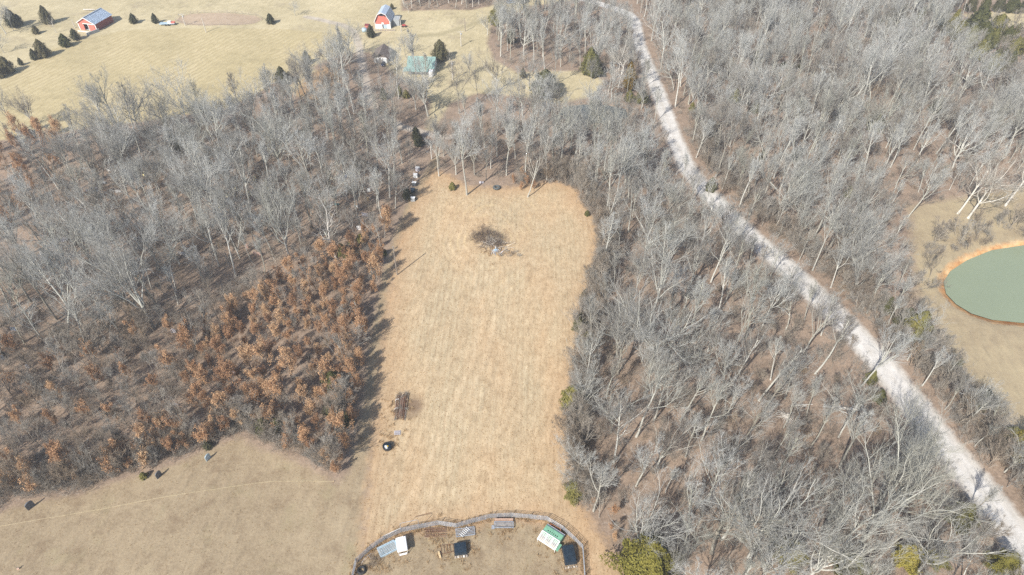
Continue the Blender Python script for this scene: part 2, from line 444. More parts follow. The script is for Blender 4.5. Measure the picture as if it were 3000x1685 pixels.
    hh = math_(n, l, 'ADD', math_(n, l, 'MULTIPLY', noise(n, l, co, 4.0, 5, 0.7), 0.7), math_(n, l, 'MULTIPLY', rw, -0.4))
    hh = math_(n, l, 'ADD', hh, math_(n, l, 'MULTIPLY', math_(n, l, 'MULTIPLY', hr, at('hay')), 0.03))
    l.new(hh, bp.inputs['Height']); l.new(bp.outputs[0], b.inputs['Normal'])
    return m
M['terrain'] = terrain_material()

# each face of the land goes to the piece of the setting it belongs to; all share one continuous surface
fc = (P2.reshape(NY, NX, 2)[:-1, :-1] + STEP / 2).reshape(-1, 2)
def fav(k):
    a = sd[k].reshape(NY, NX)
    return ((a[:-1, :-1] + a[1:, 1:] + a[1:, :-1] + a[:-1, 1:]) / 4).ravel()
zone = np.zeros(len(fc), int)
names = ['ground', 'pasture', 'hay_field', 'meadow', 'lawn', 'dry_field', 'riding_arena', 'driveway', 'pond_bank', 'gravel_road']
for i, k in ((1, 'pasture'), (2, 'hay'), (3, 'meadow'), (4, 'lawn'), (5, 'field'), (6, 'arena'), (7, 'drive'), (8, 'bank'), (9, 'road')):
    zone[fav(k) > 0] = i
base = (np.arange(NY - 1)[:, None] * NX + np.arange(NX - 1)[None, :]).ravel()
quads = np.stack([base, base + 1, base + 1 + NX, base + NX], 1)
V3 = np.column_stack([P2, ZZ])
for zi, nm in enumerate(names):
    q = quads[zone == zi]
    if not len(q): continue
    u, inv = np.unique(q.ravel(), return_inverse=True)
    me = np_mesh(nm, V3[u], inv, 4, [M['terrain']], smooth=True)
    for k, a in sd.items():
        at = me.attributes.new(k, 'FLOAT', 'POINT'); at.data.foreach_set('value', a[u].astype(np.float32))
    o = add_obj(nm, me); tag(o, kind='structure')
# far land out to the horizon
fm = MB()
x0, x1, y0, y1, B = -330, 330, 10, 430, 3500
zc = -0.35
fm.faces([(-B, -B, zc), (B, -B, zc), (B, y0 + .3, zc), (-B, y0 + .3, zc), (-B, y1 - .3, zc), (B, y1 - .3, zc), (B, B, zc), (-B, B, zc), (x0 + .3, y0 + .3, zc), (x0 + .3, y1 - .3, zc), (x1 - .3, y0 + .3, zc), (x1 - .3, y1 - .3, zc)],
         [(0, 1, 2, 3), (4, 5, 6, 7), (3, 8, 9, 4), (10, 2, 5, 11)])
M['far'] = simple('far land', (.30, .22, .13), 0.95, 0.3, 0.02)
tag(fm.build('terrain', 'far'), kind='structure')

# water
def water_mat(name, col, rough=0.06):
    m, n, l, b = nodes_of(name)
    co = N(n, 'ShaderNodeTexCoord').outputs['Object']
    l.new(ramp(n, l, noise(n, l, co, 0.06, 3), [(0.3, tuple(c * .93 for c in col)), (0.7, col)]), b.inputs['Base Color'])
    b.inputs['Roughness'].default_value = rough
    b.inputs['Specular IOR Level'].default_value = 0.35
    bp = N(n, 'ShaderNodeBump'); bp.inputs['Strength'].default_value = 0.08; bp.inputs['Distance'].default_value = 0.05
    l.new(noise(n, l, co, 1.5, 3), bp.inputs['Height']); l.new(bp.outputs[0], b.inputs['Normal'])
    return m
M['water'] = water_mat('pond water', (.235, .275, .185), .2)
M['water2'] = water_mat('dark pond water', (.13, .145, .14), .15)
for V, mt, zz in ((POND, 'water', -0.42), (POND2, 'water2', -0.42)):
    c = V.mean(0)
    pts = []
    for i in range(len(V)):
        for t in np.linspace(0, 1, 6)[:-1]:
            p = V[i] * (1 - t) + V[(i + 1) % len(V)] * t
            d = p - c
            pts.append((*(c + d * (1 + 0.6 / np.hypot(*d))), zz))
    mb = MB(); mb.faces([(*c, zz)] + pts, [(0, 1 + i, 1 + (i + 1) % len(pts)) for i in range(len(pts))])
    tag(mb.build('pond_water', mt), kind='structure')

# ------------------------------------------------------------------ plants: generators
def unit(a):
    return a / np.maximum(np.linalg.norm(a, axis=-1, keepdims=True), 1e-9)
def tubes(P, Rr, s):
    """polylines P (n,k,3) with radii Rr (n,k) as tubes of s sides -> verts, quad loops"""
    n, k, _ = P.shape
    T = np.empty_like(P)
    T[:, 1:-1] = P[:, 2:] - P[:, :-2]; T[:, 0] = P[:, 1] - P[:, 0]; T[:, -1] = P[:, -1] - P[:, -2]
    T = unit(T)
    md = unit(P[:, -1] - P[:, 0])
    ref = np.where(np.abs(md[:, 2:3]) < 0.8, np.array([[0, 0, 1.0]]), np.array([[1.0, 0, 0]]))
    U = unit(np.cross(T, ref[:, None, :])); Wv = np.cross(T, U)
    an = 2 * np.pi * np.arange(s) / s
    V = P[:, :, None, :] + Rr[:, :, None, None] * (np.cos(an)[None, None, :, None] * U[:, :, None, :] + np.sin(an)[None, None, :, None] * Wv[:, :, None, :])
    b = (np.arange(n)[:, None, None] * k + np.arange(k - 1)[None, :, None]) * s
    j = np.arange(s)[None, None, :]; j2 = (np.arange(s) + 1) % s
    q = np.stack([b + j, b + j2, b + s + j2, b + s + j], -1)
    return V.reshape(-1, 3), q.reshape(-1)
def grow(rng, S0, D0, L, R0, k, gnarl, up, taper=0.75):
    n = len(S0)
    P = np.empty((n, k + 1, 3)); P[:, 0] = S0
    d = unit(D0.copy())
    for i in range(k):
        d = unit(d + rng.normal(0, gnarl, (n, 3)) + np.array([0, 0, up]))
        P[:, i + 1] = P[:, i] + d * (L / k)[:, None]
    Rr = R0[:, None] * (1 - taper * np.linspace(0, 1, k + 1))[None, :]
    return P, Rr
def spawn(rng, P, Rr, per, t0, t1, ang, lenr, radr, Lp, rmin):
    n, k, _ = P.shape
    idx = np.repeat(np.arange(n), per)
    t = rng.uniform(t0, t1, len(idx))
    f = t * (k - 1); i = np.minimum(f.astype(int), k - 2); w = (f - i)[:, None]
    pos = P[idx, i] * (1 - w) + P[idx, i + 1] * w
    dr = unit(P[idx, i + 1] - P[idx, i])
    rr = Rr[idx, i] * (1 - w[:, 0]) + Rr[idx, i + 1] * w[:, 0]
    a = rng.uniform(ang[0], ang[1], len(idx))
    side = unit(np.cross(dr, rng.normal(0, 1, (len(idx), 3))))
    nd = unit(dr * np.cos(a)[:, None] + side * np.sin(a)[:, None])
    L = Lp[idx] * lenr * (1.25 - 0.75 * t) * rng.uniform(0.65, 1.2, len(idx))
    return pos, nd, L, np.maximum(rr * radr, rmin)
def bare_tree(seed, H, form):
    rng = np.random.default_rng(seed)
    r0 = H * form.get('girth', 0.0108)
    one = lambda *v: np.array([v], float)
    tl = H * form['trunk']
    P0, R0 = grow(rng, one(0, 0, -0.3), one(rng.normal(0, .05), rng.normal(0, .05), 1), np.array([tl]), np.array([r0]), 10, form['gnarl0'], 0.05, form.get('taper', 0.6))
    R0[0, 0] *= 1.35
    out = [(P0, R0, 8, 0)]
    n1 = form['n1']
    S1, D1, L1, r1 = spawn(rng, P0, R0, n1, form['t0'], 1.0, form['a1'], 1, 0.62, np.array([tl]), 0.05)
    L1 = np.maximum((H - S1[:, 2]) * rng.uniform(0.7, 1.08, n1) * form.get('l1', 1.0), 1.5)
    r1 = np.minimum(r1, 0.013 * L1 + 0.035)
    # the trunk carries on as leaders
    P1, R1 = grow(rng, S1, D1, L1, r1, 8, form['gnarl'], form['up'], 0.8)
    out.append((P1, R1, 5, 0))
    S2, D2, L2, r2 = spawn(rng, P1, R1, form.get('n2', 8), 0.18, 1.0, (0.35, 0.85), 0.45, 0.66, L1, 0.026)
    P2, R2 = grow(rng, S2, D2, L2, r2, 5, 0.13, 0.11, 0.7)
    out.append((P2, R2, 4, 0 if form.get('n3', 6) == 0 else 1))
    if form.get('n3', 6):
        S3, D3, L3, r3 = spawn(rng, P2, R2, form.get('n3', 6), 0.15, 1.0, (0.3, 0.8), 0.5, 0.6, L2, 0.0125)
        P3, R3 = grow(rng, S3, D3, L3, r3, 3, 0.17, 0.10, 0.6)
        out.append((P3, R3, 3, 1))
        S4, D4, L4, r4 = spawn(rng, P3, R3, form.get('n4', 5), 0.1, 1.0, (0.25, 0.7), 0.7, 0.8, L3, 0.0072)
        L4 = np.clip(L4, 0.35, 1.5)
        P4, R4 = grow(rng, S4, D4, L4, r4, 2, 0.14, 0.10, 0.6)
        out.append((P4, R4, 3, 1))
    return out
def tree_meshes(name, parts, mt, mc):
    ms = []
    for part, mat in ((0, mt), (1, mc)):
        vs = []; ls = []; k = 0
        for P, Rr, s, p in parts:
            if p != part: continue
            v, q = tubes(P, Rr, s); vs.append(v); ls.append(q + k); k += len(v)
        ms.append(np_mesh(name + ('_trunk', '_crown')[part], np.concatenate(vs), np.concatenate(ls), 4, [M[mat]], smooth=True) if vs else None)
    return ms
def join_meshes(name, ms):
    """one mesh out of several (for the far woods that are one mass)"""
    vs = []; ls = []; mi = []; mats = []; k = 0
    for i, me in enumerate(ms):
        v = np.empty(len(me.vertices) * 3, np.float32); me.vertices.foreach_get('co', v)
        q = np.empty(len(me.loops), np.int32); me.loops.foreach_get('vertex_index', q)
        vs.append(v.reshape(-1, 3)); ls.append(q + k); k += len(me.vertices); mi.append(np.full(len(me.polygons), i)); mats.append(me.materials[0])
    return np_mesh(name, np.concatenate(vs), np.concatenate(ls), 4, mats, True, np.concatenate(mi))

FORMS = {
    'forest': dict(trunk=.82, t0=.44, n1=10, a1=(0.3, 0.72), gnarl0=.035, gnarl=.12, up=.15, l1=.92),
    'narrow': dict(trunk=.90, t0=.48, n1=11, a1=(0.25, 0.6), gnarl0=.03, gnarl=.10, up=.17, l1=.75),
    'vase': dict(trunk=.36, t0=.62, n1=9, a1=(0.2, 0.62), gnarl0=.03, gnarl=.12, up=.09, girth=.0145, taper=.4, n2=10),
    'spread': dict(trunk=.50, t0=.42, n1=10, a1=(0.45, 1.05), gnarl0=.04, gnarl=.17, up=.10, girth=.0155, taper=.5, n2=9),
    'crook': dict(trunk=.66, t0=.38, n1=9, a1=(0.45, 1.0), gnarl0=.08, gnarl=.20, up=.12, taper=.55),
}
BARE = []
for i, (f, H) in enumerate([('forest', 20), ('forest', 22), ('narrow', 21), ('narrow', 18), ('vase', 20), ('spread', 18), ('crook', 18), ('forest', 17), ('crook', 20), ('vase', 17), ('narrow', 23)]):
    BARE.append((H, *tree_meshes('bare_tree_%s' % f, bare_tree(100 + i, H, FORMS[f]), 'bark', 'twig')))
SAP = []
for i, H in enumerate([7.5, 6, 9, 5]):
    SAP.append(tree_meshes('sapling', bare_tree(300 + i, H, dict(trunk=.85, t0=.25, n1=12, a1=(.35, .8), gnarl0=.05, gnarl=.12, up=.15, n2=6, n3=4, n4=4, girth=.0085)), 'brush', 'brush'))

def brush_mesh(seed, h, n, spread):
    rng = np.random.default_rng(seed)
    a = rng.uniform(0, 2 * np.pi, n); t = rng.uniform(0.1, 0.75, n)
    S0 = np.stack([rng.normal(0, spread, n), rng.normal(0, spread, n), np.full(n, -.1)], 1)
    D0 = np.stack([np.cos(a) * np.sin(t), np.sin(a) * np.sin(t), np.cos(t)], 1)
    L = h * rng.uniform(.6, 1.1, n)
    P, Rr = grow(rng, S0, D0, L, np.full(n, .022), 4, .13, .03, .6)
    S2, D2, L2, r2 = spawn(rng, P, Rr, 6, .2, 1, (.4, 1.), .45, .7, L, .011)
    Pb, Rb = grow(rng, S2, D2, L2, r2, 3, .16, .05, .6)
    S3, D3, L3, r3 = spawn(rng, Pb, Rb, 4, .15, 1, (.4, 1.), .6, .8, L2, .008)
    Pc, Rc = grow(rng, S3, D3, L3, r3, 2, .15, .05, .5)
    return [(P, Rr, 4, 0), (Pb, Rb, 3, 0), (Pc, Rc, 3, 0)]
BRUSH = [tree_meshes('brush', brush_mesh(400 + i, h, n, s), 'brush', 'brush')[0] for i, (h, n, s) in enumerate([(2.4, 16, .5), (3.2, 18, .6), (1.6, 14, .5), (2.8, 22, .9), (3.8, 14, .5)])]

def card_mesh(name, C0, Nn, size, mat, rng, asp=1.0):
    """small leaf-sized four-cornered faces, slightly folded, at C0 facing Nn"""
    n = len(C0)
    U = unit(np.cross(Nn, rng.normal(0, 1, (n, 3)))); Wv = np.cross(Nn, U)
    s = size[:, None]
    a = C0 + (U + Wv * asp) * s * .5; b = C0 + (-U * .8 + Wv * asp) * s * .5 + Nn * s * .12
    c = C0 + (-U - Wv * asp) * s * .5; d = C0 + (U * .8 - Wv * asp) * s * .5 + Nn * s * .12
    V = np.stack([a, b, c, d], 1).reshape(-1, 3)
    return np_mesh(name, V, np.arange(4 * n), 4, [M[mat]])
def oak_sapling(seed, H):
    rng = np.random.default_rng(seed)
    parts = bare_tree(seed, H, dict(trunk=.85, t0=.16, n1=15, a1=(.6, 1.15), gnarl0=.05, gnarl=.14, up=.10, n2=7, n3=0, girth=.012, l1=.62))
    tm = tree_meshes('oak_sapling', [(p, r, s, 0) for p, r, s, _ in parts], 'brush', 'brush')[0]
    P2 = parts[2][0].reshape(-1, 3); P1 = parts[1][0][:, 2:].reshape(-1, 3)
    src = np.concatenate([P2, P1])
    n = int(440 * H)
    # leaves hang in clumps on part of the branches, so the crown has gaps
    key = src[rng.integers(0, len(src), max(20, int(len(src) * .28)))]
    c = key[rng.integers(0, len(key), n)] + rng.normal(0, .16 + .012 * H, (n, 3))
    lm = card_mesh('oak_leaves', c, unit(rng.normal(0, 1, (n, 3)) + np.array([0, 0, .5])), rng.uniform(.075, .15, n), 'oak_leaf', rng)
    return (H, tm, lm)
OAK = [oak_sapling(500 + i, H) for i, H in enumerate([4.2, 5.2, 6.0, 7.0, 4.8, 3.4])]

def cedar(seed, H, wid, mat, dense=1.0):
    rng = np.random.default_rng(seed)
    n = int((1800 + 4800 * wid * H / 12) * dense)
    t = rng.beta(1.25, 1.45, n)
    z = .04 * H + t * .96 * H
    prof = wid * (1 - t ** 1.5) ** .8 * (0.5 + .5 * np.minimum(1, t / .15))
    az = rng.uniform(0, 2 * np.pi, n)
    k = rng.integers(3, 6); ph = rng.uniform(0, 6.28, 4)
    lump = 1 + .26 * np.sin(k * az + ph[0] + 5 * t) + .22 * np.sin((k + 3) * az + ph[1] - 9 * t) + .12 * np.sin(2 * az + 14 * t + ph[2])
    rad = prof * lump * np.sqrt(rng.uniform(.22, 1.0, n))
    Cc = np.stack([rad * np.cos(az), rad * np.sin(az), z], 1) + rng.normal(0, .05, (n, 3))
    Nn = unit(np.stack([np.cos(az), np.sin(az), np.full(n, .55)], 1) + rng.normal(0, .55, (n, 3)))
    fm_ = card_mesh('cedar_foliage', Cc, Nn, rng.uniform(.13, .30, n) / math.sqrt(dense) ** .8, mat, rng, 0.7)
    P0, R0 = grow(rng, np.array([[0, 0, -.3]]), np.array([[0, 0, 1.]]), np.array([H * .95]), np.array([.02 * H + .03]), 8, .02, .05, .85)
    nb = 26
    S1, D1, L1, r1 = spawn(rng, P0, R0, nb, .05, .95, (.9, 1.35), 1, .4, np.array([H]), .015)
    L1 = wid * (1 - S1[:, 2] / H) ** .72 * .9 + .1
    P1, R1 = grow(rng, S1, D1, L1, r1, 3, .08, .05, .7)
    tm = tree_meshes('cedar_trunk', [(P0, R0, 6, 0), (P1, R1, 3, 0)], 'brush', 'brush')[0]
    return (H, tm, fm_)
CEDAR = {'cedar': [cedar(600, 6, 1.9, 'cedar'), cedar(601, 8, 2.3, 'cedar'), cedar(602, 3.2, 1.35, 'cedar'), cedar(603, 5, 2.6, 'cedar')],
         'cedar_dark': [cedar(610, 8, 2.6, 'cedar_dark'), cedar(611, 6, 2.4, 'cedar_dark')],
         'near': [cedar(630, 6, 2.7, 'cedar_bright', 2.6), cedar(631, 6, 2.2, 'cedar_bright', 2.4)],
         'cedar_rust': [cedar(620, 9, 2.2, 'cedar_rust')]}

# ------------------------------------------------------------------ scattering
def scatter(V, spacing, seed, excl=()):
    """jittered spots at least `spacing` apart inside region V"""
    rng = np.random.default_rng(seed)
    lo, hi = V.min(0), V.max(0)
    n = int((hi[0] - lo[0]) * (hi[1] - lo[1]) / spacing ** 2 * 3.5) + 10
    Q = rng.uniform(lo, hi, (n, 2))
    ok = inside(Q, V)
    for e in excl: ok &= ~e(Q)
    Q = Q[ok]
    cell = {}; keep = []
    for i, (x, y) in enumerate(Q):
        cx, cy = int(x // spacing), int(y // spacing)
        good = True
        for a in (-1, 0, 1):
            for b in (-1, 0, 1):
                for j in cell.get((cx + a, cy + b), ()):
                    if (Q[j, 0] - x) ** 2 + (Q[j, 1] - y) ** 2 < spacing ** 2: good = False; break
        if good:
            cell.setdefault((cx, cy), []).append(i); keep.append(i)
    return Q[keep]
near_road = lambda Q: (sd_line(Q, ROADC, 15.0) > 0) & (Q[:, 0] < np.interp(Q[:, 1], ROADC[:, 1][::-1] if ROADC[0, 1] > ROADC[-1, 1] else ROADC[:, 1], ROADC[:, 0][::-1] if ROADC[0, 1] > ROADC[-1, 1] else ROADC[:, 0]))
off_road = lambda Q: (sd_line(Q, ROADC, 0.0) + np.interp(Q[:, 1], [55, 110, 170, 260], [4.9, 4.3, 3.9, 3.6]) > 0) | ((sd_line(Q, ROADC, 0.0) + np.interp(Q[:, 1], [60, 110, 140, 220], [8.0, 6.8, 5.0, 4.4]) > 0) & (Q[:, 0] < np.interp(Q[:, 1], ROADC[:, 1], ROADC[:, 0])) & (Q[:, 1] < 215) & (np.sin(Q[:, 0] * 12.9 + Q[:, 1] * 7.7) > -.75))
off_drive = lambda Q: sd_line(Q, DRIVE, 2.4) > 0
off_pond = lambda Q: (sd_poly(Q, POND) > -9) | (sd_poly(Q, POND2) > -2)
in_view = lambda Q, m=14: (np.abs(Q[:, 0]) < 0.75 * (Q[:, 1] * math.cos(PITCH) + CAM_H * math.sin(PITCH)) + m)

def gn_scatter(name, pos, rot, scl, idx, protos, kind='stuff', label=None):
    col = bpy.data.collections.new(name + ' pieces')
    for i, me in enumerate(protos):
        o = bpy.data.objects.new('%s_piece_%02d' % (name, i), me); col.objects.link(o)
    me = bpy.data.meshes.new(name)
    me.vertices.add(len(pos)); me.vertices.foreach_set('co', np.asarray(pos, np.float32).ravel())
    a = me.attributes.new('rot', 'FLOAT_VECTOR', 'POINT'); a.data.foreach_set('vector', np.asarray(rot, np.float32).ravel())
    a = me.attributes.new('scl', 'FLOAT', 'POINT'); a.data.foreach_set('value', np.asarray(scl, np.float32))
    a = me.attributes.new('idx', 'INT', 'POINT'); a.data.foreach_set('value', np.asarray(idx, np.int32))
    for p in protos:
        for mt in p.materials:
            if mt.name not in me.materials: me.materials.append(mt)
    o = add_obj(name, me)
    ng = bpy.data.node_groups.new(name + ' spread', 'GeometryNodeTree')
    ng.interface.new_socket('Geometry', in_out='INPUT', socket_type='NodeSocketGeometry')
    ng.interface.new_socket('Geometry', in_out='OUTPUT', socket_type='NodeSocketGeometry')
    n, l = ng.nodes, ng.links
    gi = n.new('NodeGroupInput'); go = n.new('NodeGroupOutput')
    ip = n.new('GeometryNodeInstanceOnPoints'); ci = n.new('GeometryNodeCollectionInfo')
    ci.inputs['Collection'].default_value = col; ci.inputs['Separate Children'].default_value = True; ci.inputs['Reset Children'].default_value = True
    def na(nm, ty):
        q = n.new('GeometryNodeInputNamedAttribute'); q.data_type = ty; q.inputs['Name'].default_value = nm; return q.outputs['Attribute']
    e = n.new('FunctionNodeEulerToRotation')
    l.new(na('rot', 'FLOAT_VECTOR'), e.inputs[0])
    l.new(gi.outputs[0], ip.inputs['Points']); l.new(ci.outputs[0], ip.inputs['Instance'])
    ip.inputs['Pick Instance'].default_value = True
    l.new(na('idx', 'INT'), ip.inputs['Instance Index']); l.new(e.outputs[0], ip.inputs['Rotation']); l.new(na('scl', 'FLOAT'), ip.inputs['Scale'])
    l.new(ip.outputs[0], go.inputs[0])
    md = o.modifiers.new('spread', 'NODES'); md.node_group = ng
    tag(o, label, None, None, kind)
    return o
def spread(name, Q, protos, smin, smax, seed, weights=None, tilt=.06, label=None, sink=0.0):
    rng = np.random.default_rng(seed); n = len(Q)
    pos = np.column_stack([Q, hz(Q) - sink])
    rot = np.column_stack([rng.normal(0, tilt, n), rng.normal(0, tilt, n), rng.uniform(0, 6.28, n)])
    idx = rng.choice(len(protos), n, p=weights)
    return gn_scatter(name, pos, rot, rng.uniform(smin, smax, n), idx, protos, label=label)

# woodland regions (where the trunks stand)
W_LEFT = poly([(-90, 760), (0, 690), (70, 600), (120, 500), (195, 410), (250, 360), (450, 325), (640, 300), (700, 270), (760, 262), (900, 285), (1000, 325), (1050, 400), (1035, 450), (1010, 520),
               (960, 560), (900, 590), (800, 645), (700, 690), (600, 700), (480, 750), (400, 830), (200, 880), (0, 900), (-90, 900)])
W_GROVE = poly([(1105, 455), (1085, 400), (1130, 352), (1300, 318), (1420, 318), (1560, 320), (1640, 320), (1672, 400), (1700, 455), (1500, 500), (1470, 462), (1400, 448), (1300, 455), (1180, 455)])
W_RIGHT = poly([(1500, 500), (1690, 440), (1760, 500), (1830, 570), (1900, 630), (1980, 705), (2060, 790), (2140, 865), (2210, 945), (2280, 1030), (2350, 1130), (2420, 1220), (2500, 1330), (2600, 1470),
                (2640, 1560), (1640, 1560), (1585, 1440), (1540, 1370), (1480, 1290), (1455, 1200), (1455, 1050), (1460, 950), (1480, 800), (1520, 640)])
W_FAR = poly([(1740, 430), (1700, 330), (1675, 230), (1650, 160), (1625, 100), (1610, 30), (1560, -70), (2420, -70), (2430, 30), (2470, 62), (2600, 75), (2720, 80), (2850, 300), (2900, 470), (2576, 462), (2400, 495), (2290, 520),
              (2290, 640), (2320, 745), (2375, 845), (2425, 935), (2500, 1045), (2585, 1115), (2750, 1210), (2760, 1560), (2680, 1470), (2600, 1340), (2520, 1230), (2440, 1130), (2370, 1040), (2300, 950), (2230, 870), (2150, 790), (2070, 710), (1990, 635), (1900, 565), (1830, 500)])
W_MID = poly([(1240, 80), (1330, 30), (1450, -10), (1540, 40), (1590, 70), (1598, 120), (1620, 180), (1645, 240), (1665, 300), (1640, 320), (1580, 300), (1560, 262), (1500, 250), (1525, 205), (1480, 175), (1380, 178), (1300, 175), (1255, 140)])
W_HOUSE = poly([(770, 235), (800, 150), (880, 125), (960, 130), (1010, 190), (1085, 225), (1110, 200), (1075, 300), (1060, 330), (1000, 320), (930, 290), (860, 285)])
W_BACK = poly([(1015, 26), (1190, 24), (1330, -12), (1330, -60), (1015, -60)])

class Placed:
    def __init__(s): s.rows = []
PT = []           # (x, y, zone)
for V, z, sp, sd_ in ((W_LEFT, 'left', 4.05, 1), (W_GROVE, 'grove', 4.4, 2), (W_RIGHT, 'right', 4.7, 3), (W_FAR, 'far', 4.1, 4), (W_MID, 'mid', 4.6, 5), (W_HOUSE, 'house', 6.0, 6), (W_BACK, 'back', 3.5, 7), (poly([(1140, 265), (1130, 330), (1300, 318), (1500, 262), (1500, 235), (1330, 205), (1230, 225)]), 'meadow', 8.0, 8)):
    Q = scatter(V, sp, 20 + sd_, (off_road, off_drive, off_pond))
    Q = Q[in_view(Q)]
    if z in ('house', 'mid', 'left', 'meadow'): Q = Q[~inside(Q, poly([(925, 128), (1000, 125), (1095, 140), (1105, 200), (1010, 200), (990, 262), (935, 262), (925, 172)]))]
    for q in Q: PT.append((q[0], q[1], z))
    if z == 'far':
        fx_ = poly([(2335, 70), (2420, 45), (2470, 40), (2700, 40), (2700, 290), (2560, 280), (2440, 235), (2395, 150)]); PT = [p for p in PT if p[2] != 'far' or not inside(np.array([p[:2]]), fx_)[0]]
        qa = np.array([p[:2] for p in PT]); sm = sd_poly(qa, MEADOW); PT = [p for p, m_ in zip(PT, sm) if p[2] != 'far' or m_ < -3.5]
        hc = D(2090, 168); PT = [p for p in PT if p[2] != 'far' or ((p[0] - hc[0]) / 14) ** 2 + ((p[1] - hc[1]) / 7) ** 2 > 1]
    if z == 'right':      # the openings inside the right-hand wood
        holes = [(D(1990, 900), 7.5), (D(2110, 965), 8.0), (D(2220, 1010), 6.0)]
        PT = [p for p in PT if p[2] != 'right' or all((p[0] - h[0]) ** 2 + (p[1] - h[1]) ** 2 > r * r for h, r in holes)]

# named single trees: (x, y) of the foot, y of the top, form index or kind, lean (to the right, away), label
SPECIAL = [
    (1368, 572, 335, 'forest', 0, 'tall pale bare tree standing out on the grass at the far end of the field'),
    (1546, 577, 425, 'crook', 0, 'bare forked tree at the field end with brown leaves at its foot'),
    (1602, 527, 370, 'forest', 0, 'bare tree right of the forked tree at the far end of the field'),
    (450, 958, 700, 'vase', -3, 'large vase-shaped bare tree standing alone in the left brush'),
    (246, 960, 720, 'forest', -6, 'tall bare tree leaning left beside the large vase-shaped tree'),
    (166, 936, 700, 'forest', -6, 'slim bare tree leaning left, leftmost of the tall trees by the brush'),
    (850, 758, 570, 'vase', -2, 'bare two-stemmed tree left of the dead white snag'),
    (703, 758, 590, 'forest', -4, 'tall grey bare tree above the pink board in the left wood'),
    (1902, 1096, 850, 'spread', 2, 'white-footed bare tree in the clearing of the right wood'),
    (2346, 1044, 860, 'forest', 6, 'pale bare tree with a thick trunk beside the gravel road bend'),
    (2387, 1096, 900, 'narrow', 5, 'slim pale bare tree in front of the thick trunk by the road'),
    (2523, 1133, 960, 'forest', 5, 'pale bare tree on the left kerb of the gravel road, casting shade on it'),
    (2385, 1662, 1420, 'crook', 6, 'crooked bare tree at the bottom edge below the gravel road'),
    (2523, 1589, 1330, 'vase', 3, 'bare tree with two yellowish stems near the bottom right'),
    (2196, 1634, 1390, 'spread', 2, 'thick grey bare tree at the bottom of the right wood'),
    (2084, 1621, 1430, 'spread', 1, 'wide bare tree right of the big yellow-green cedar'),
    (1855, 1608, 1450, 'vase', 3, 'bare tree rising just behind the big yellow-green cedar'),
    (2660, 636, 480, 'forest', 10, 'bare tree leaning right at the corner of the pond meadow'),
    (2806, 626, 470, 'pale', 9, 'white-trunked tree left of the pair above the pond meadow'),
    (2836, 640, 450, 'pale', 14, 'white-trunked tree leaning furthest right above the pond meadow'),
    (2946, 601, 440, 'pale', 6, 'white-trunked tree at the right frame edge above the pond'),
    (1811, 258, 118, 'pale', 1, 'bright white sycamore with spreading limbs left of the gravel road'),
    (1590, 88, 38, 'pale', 0, 'small white sycamore at the far edge of the pasture'),
    (1196, 38, 0, 'pale', 0, 'white bare tree in front of the grove behind the red barn'),
    (983, 752, 588, 'dead', -2, 'dead white snag with broken limbs in the left wood'),
    (166, 97, 46, 'dead', 0, 'small dead snag left of the long red shed'),
    (111, 380, 255, 'vase', 0, 'bare tree at the near edge of the hay field by the left frame'),
    (47, 388, 265, 'forest', -4, 'bare tree leaning left at the hay field edge'),
    (25, 395, 300, 'narrow', -4, 'thin bare tree at the left frame edge below the hay field'),
    (866, 47, 2, 'spread', 0, 'round bare tree alone in the far pasture beyond the arena'),
    (1187, 160, 98, 'spread', 0, 'broad dark-limbed bare tree behind the green-roofed house'),
    (1219, 322, 212, 'vase', 0, 'large pale vase-shaped tree in front of the green-roofed house'),
    (968, 212, 100, 'spread', 0, 'large spreading bare tree on the left of the driveway'),
    (1428, 104, 40, 'spread', 0, 'bare tree on the pasture edge beside the rust brown cedar'),
    (1455, 267, 150, 'spread', 0, 'bare oak standing alone on the pasture right of the house'),
    (1376, 222, 155, 'vase', 0, 'bare tree on the pasture by the utility pole of the house'),
    (12, 155, 95, 'spread', 0, 'bare tree at the left frame edge beside the row of cedars'),
    (17, 98, 5, 'spread', 0, 'tall bare tree in the top left corner'),
    (40, 90, 20, 'forest', 0, 'bare tree second from the top left corner'),
]
sp_pos = np.array([G(s[0], s[1]) for s in SPECIAL])
PT = [p for p in PT if np.min(np.hypot(sp_pos[:, 0] - p[0], sp_pos[:, 1] - p[1])) > 3.2]

FI = {'forest': [0, 1, 7], 'narrow': [2, 3, 10], 'vase': [4, 9], 'spread': [5], 'crook': [6, 8]}
PALE = []
for i, (f, H) in enumerate([('forest', 20), ('spread', 20)]):
    PALE.append((H, *tree_meshes('pale_tree', bare_tree(700 + i, H, dict(FORMS[f], n1=8, girth=.016, gnarl=.18)), 'pale_bark', 'pale_twig')))
DEADM = [(17, *tree_meshes('dead_tree', bare_tree(720, 17, dict(trunk=.72, t0=.3, n1=9, a1=(.35, .95), gnarl0=.05, gnarl=.16, up=.10, n2=3, n3=0, girth=.016)), 'dead', 'dead'))]

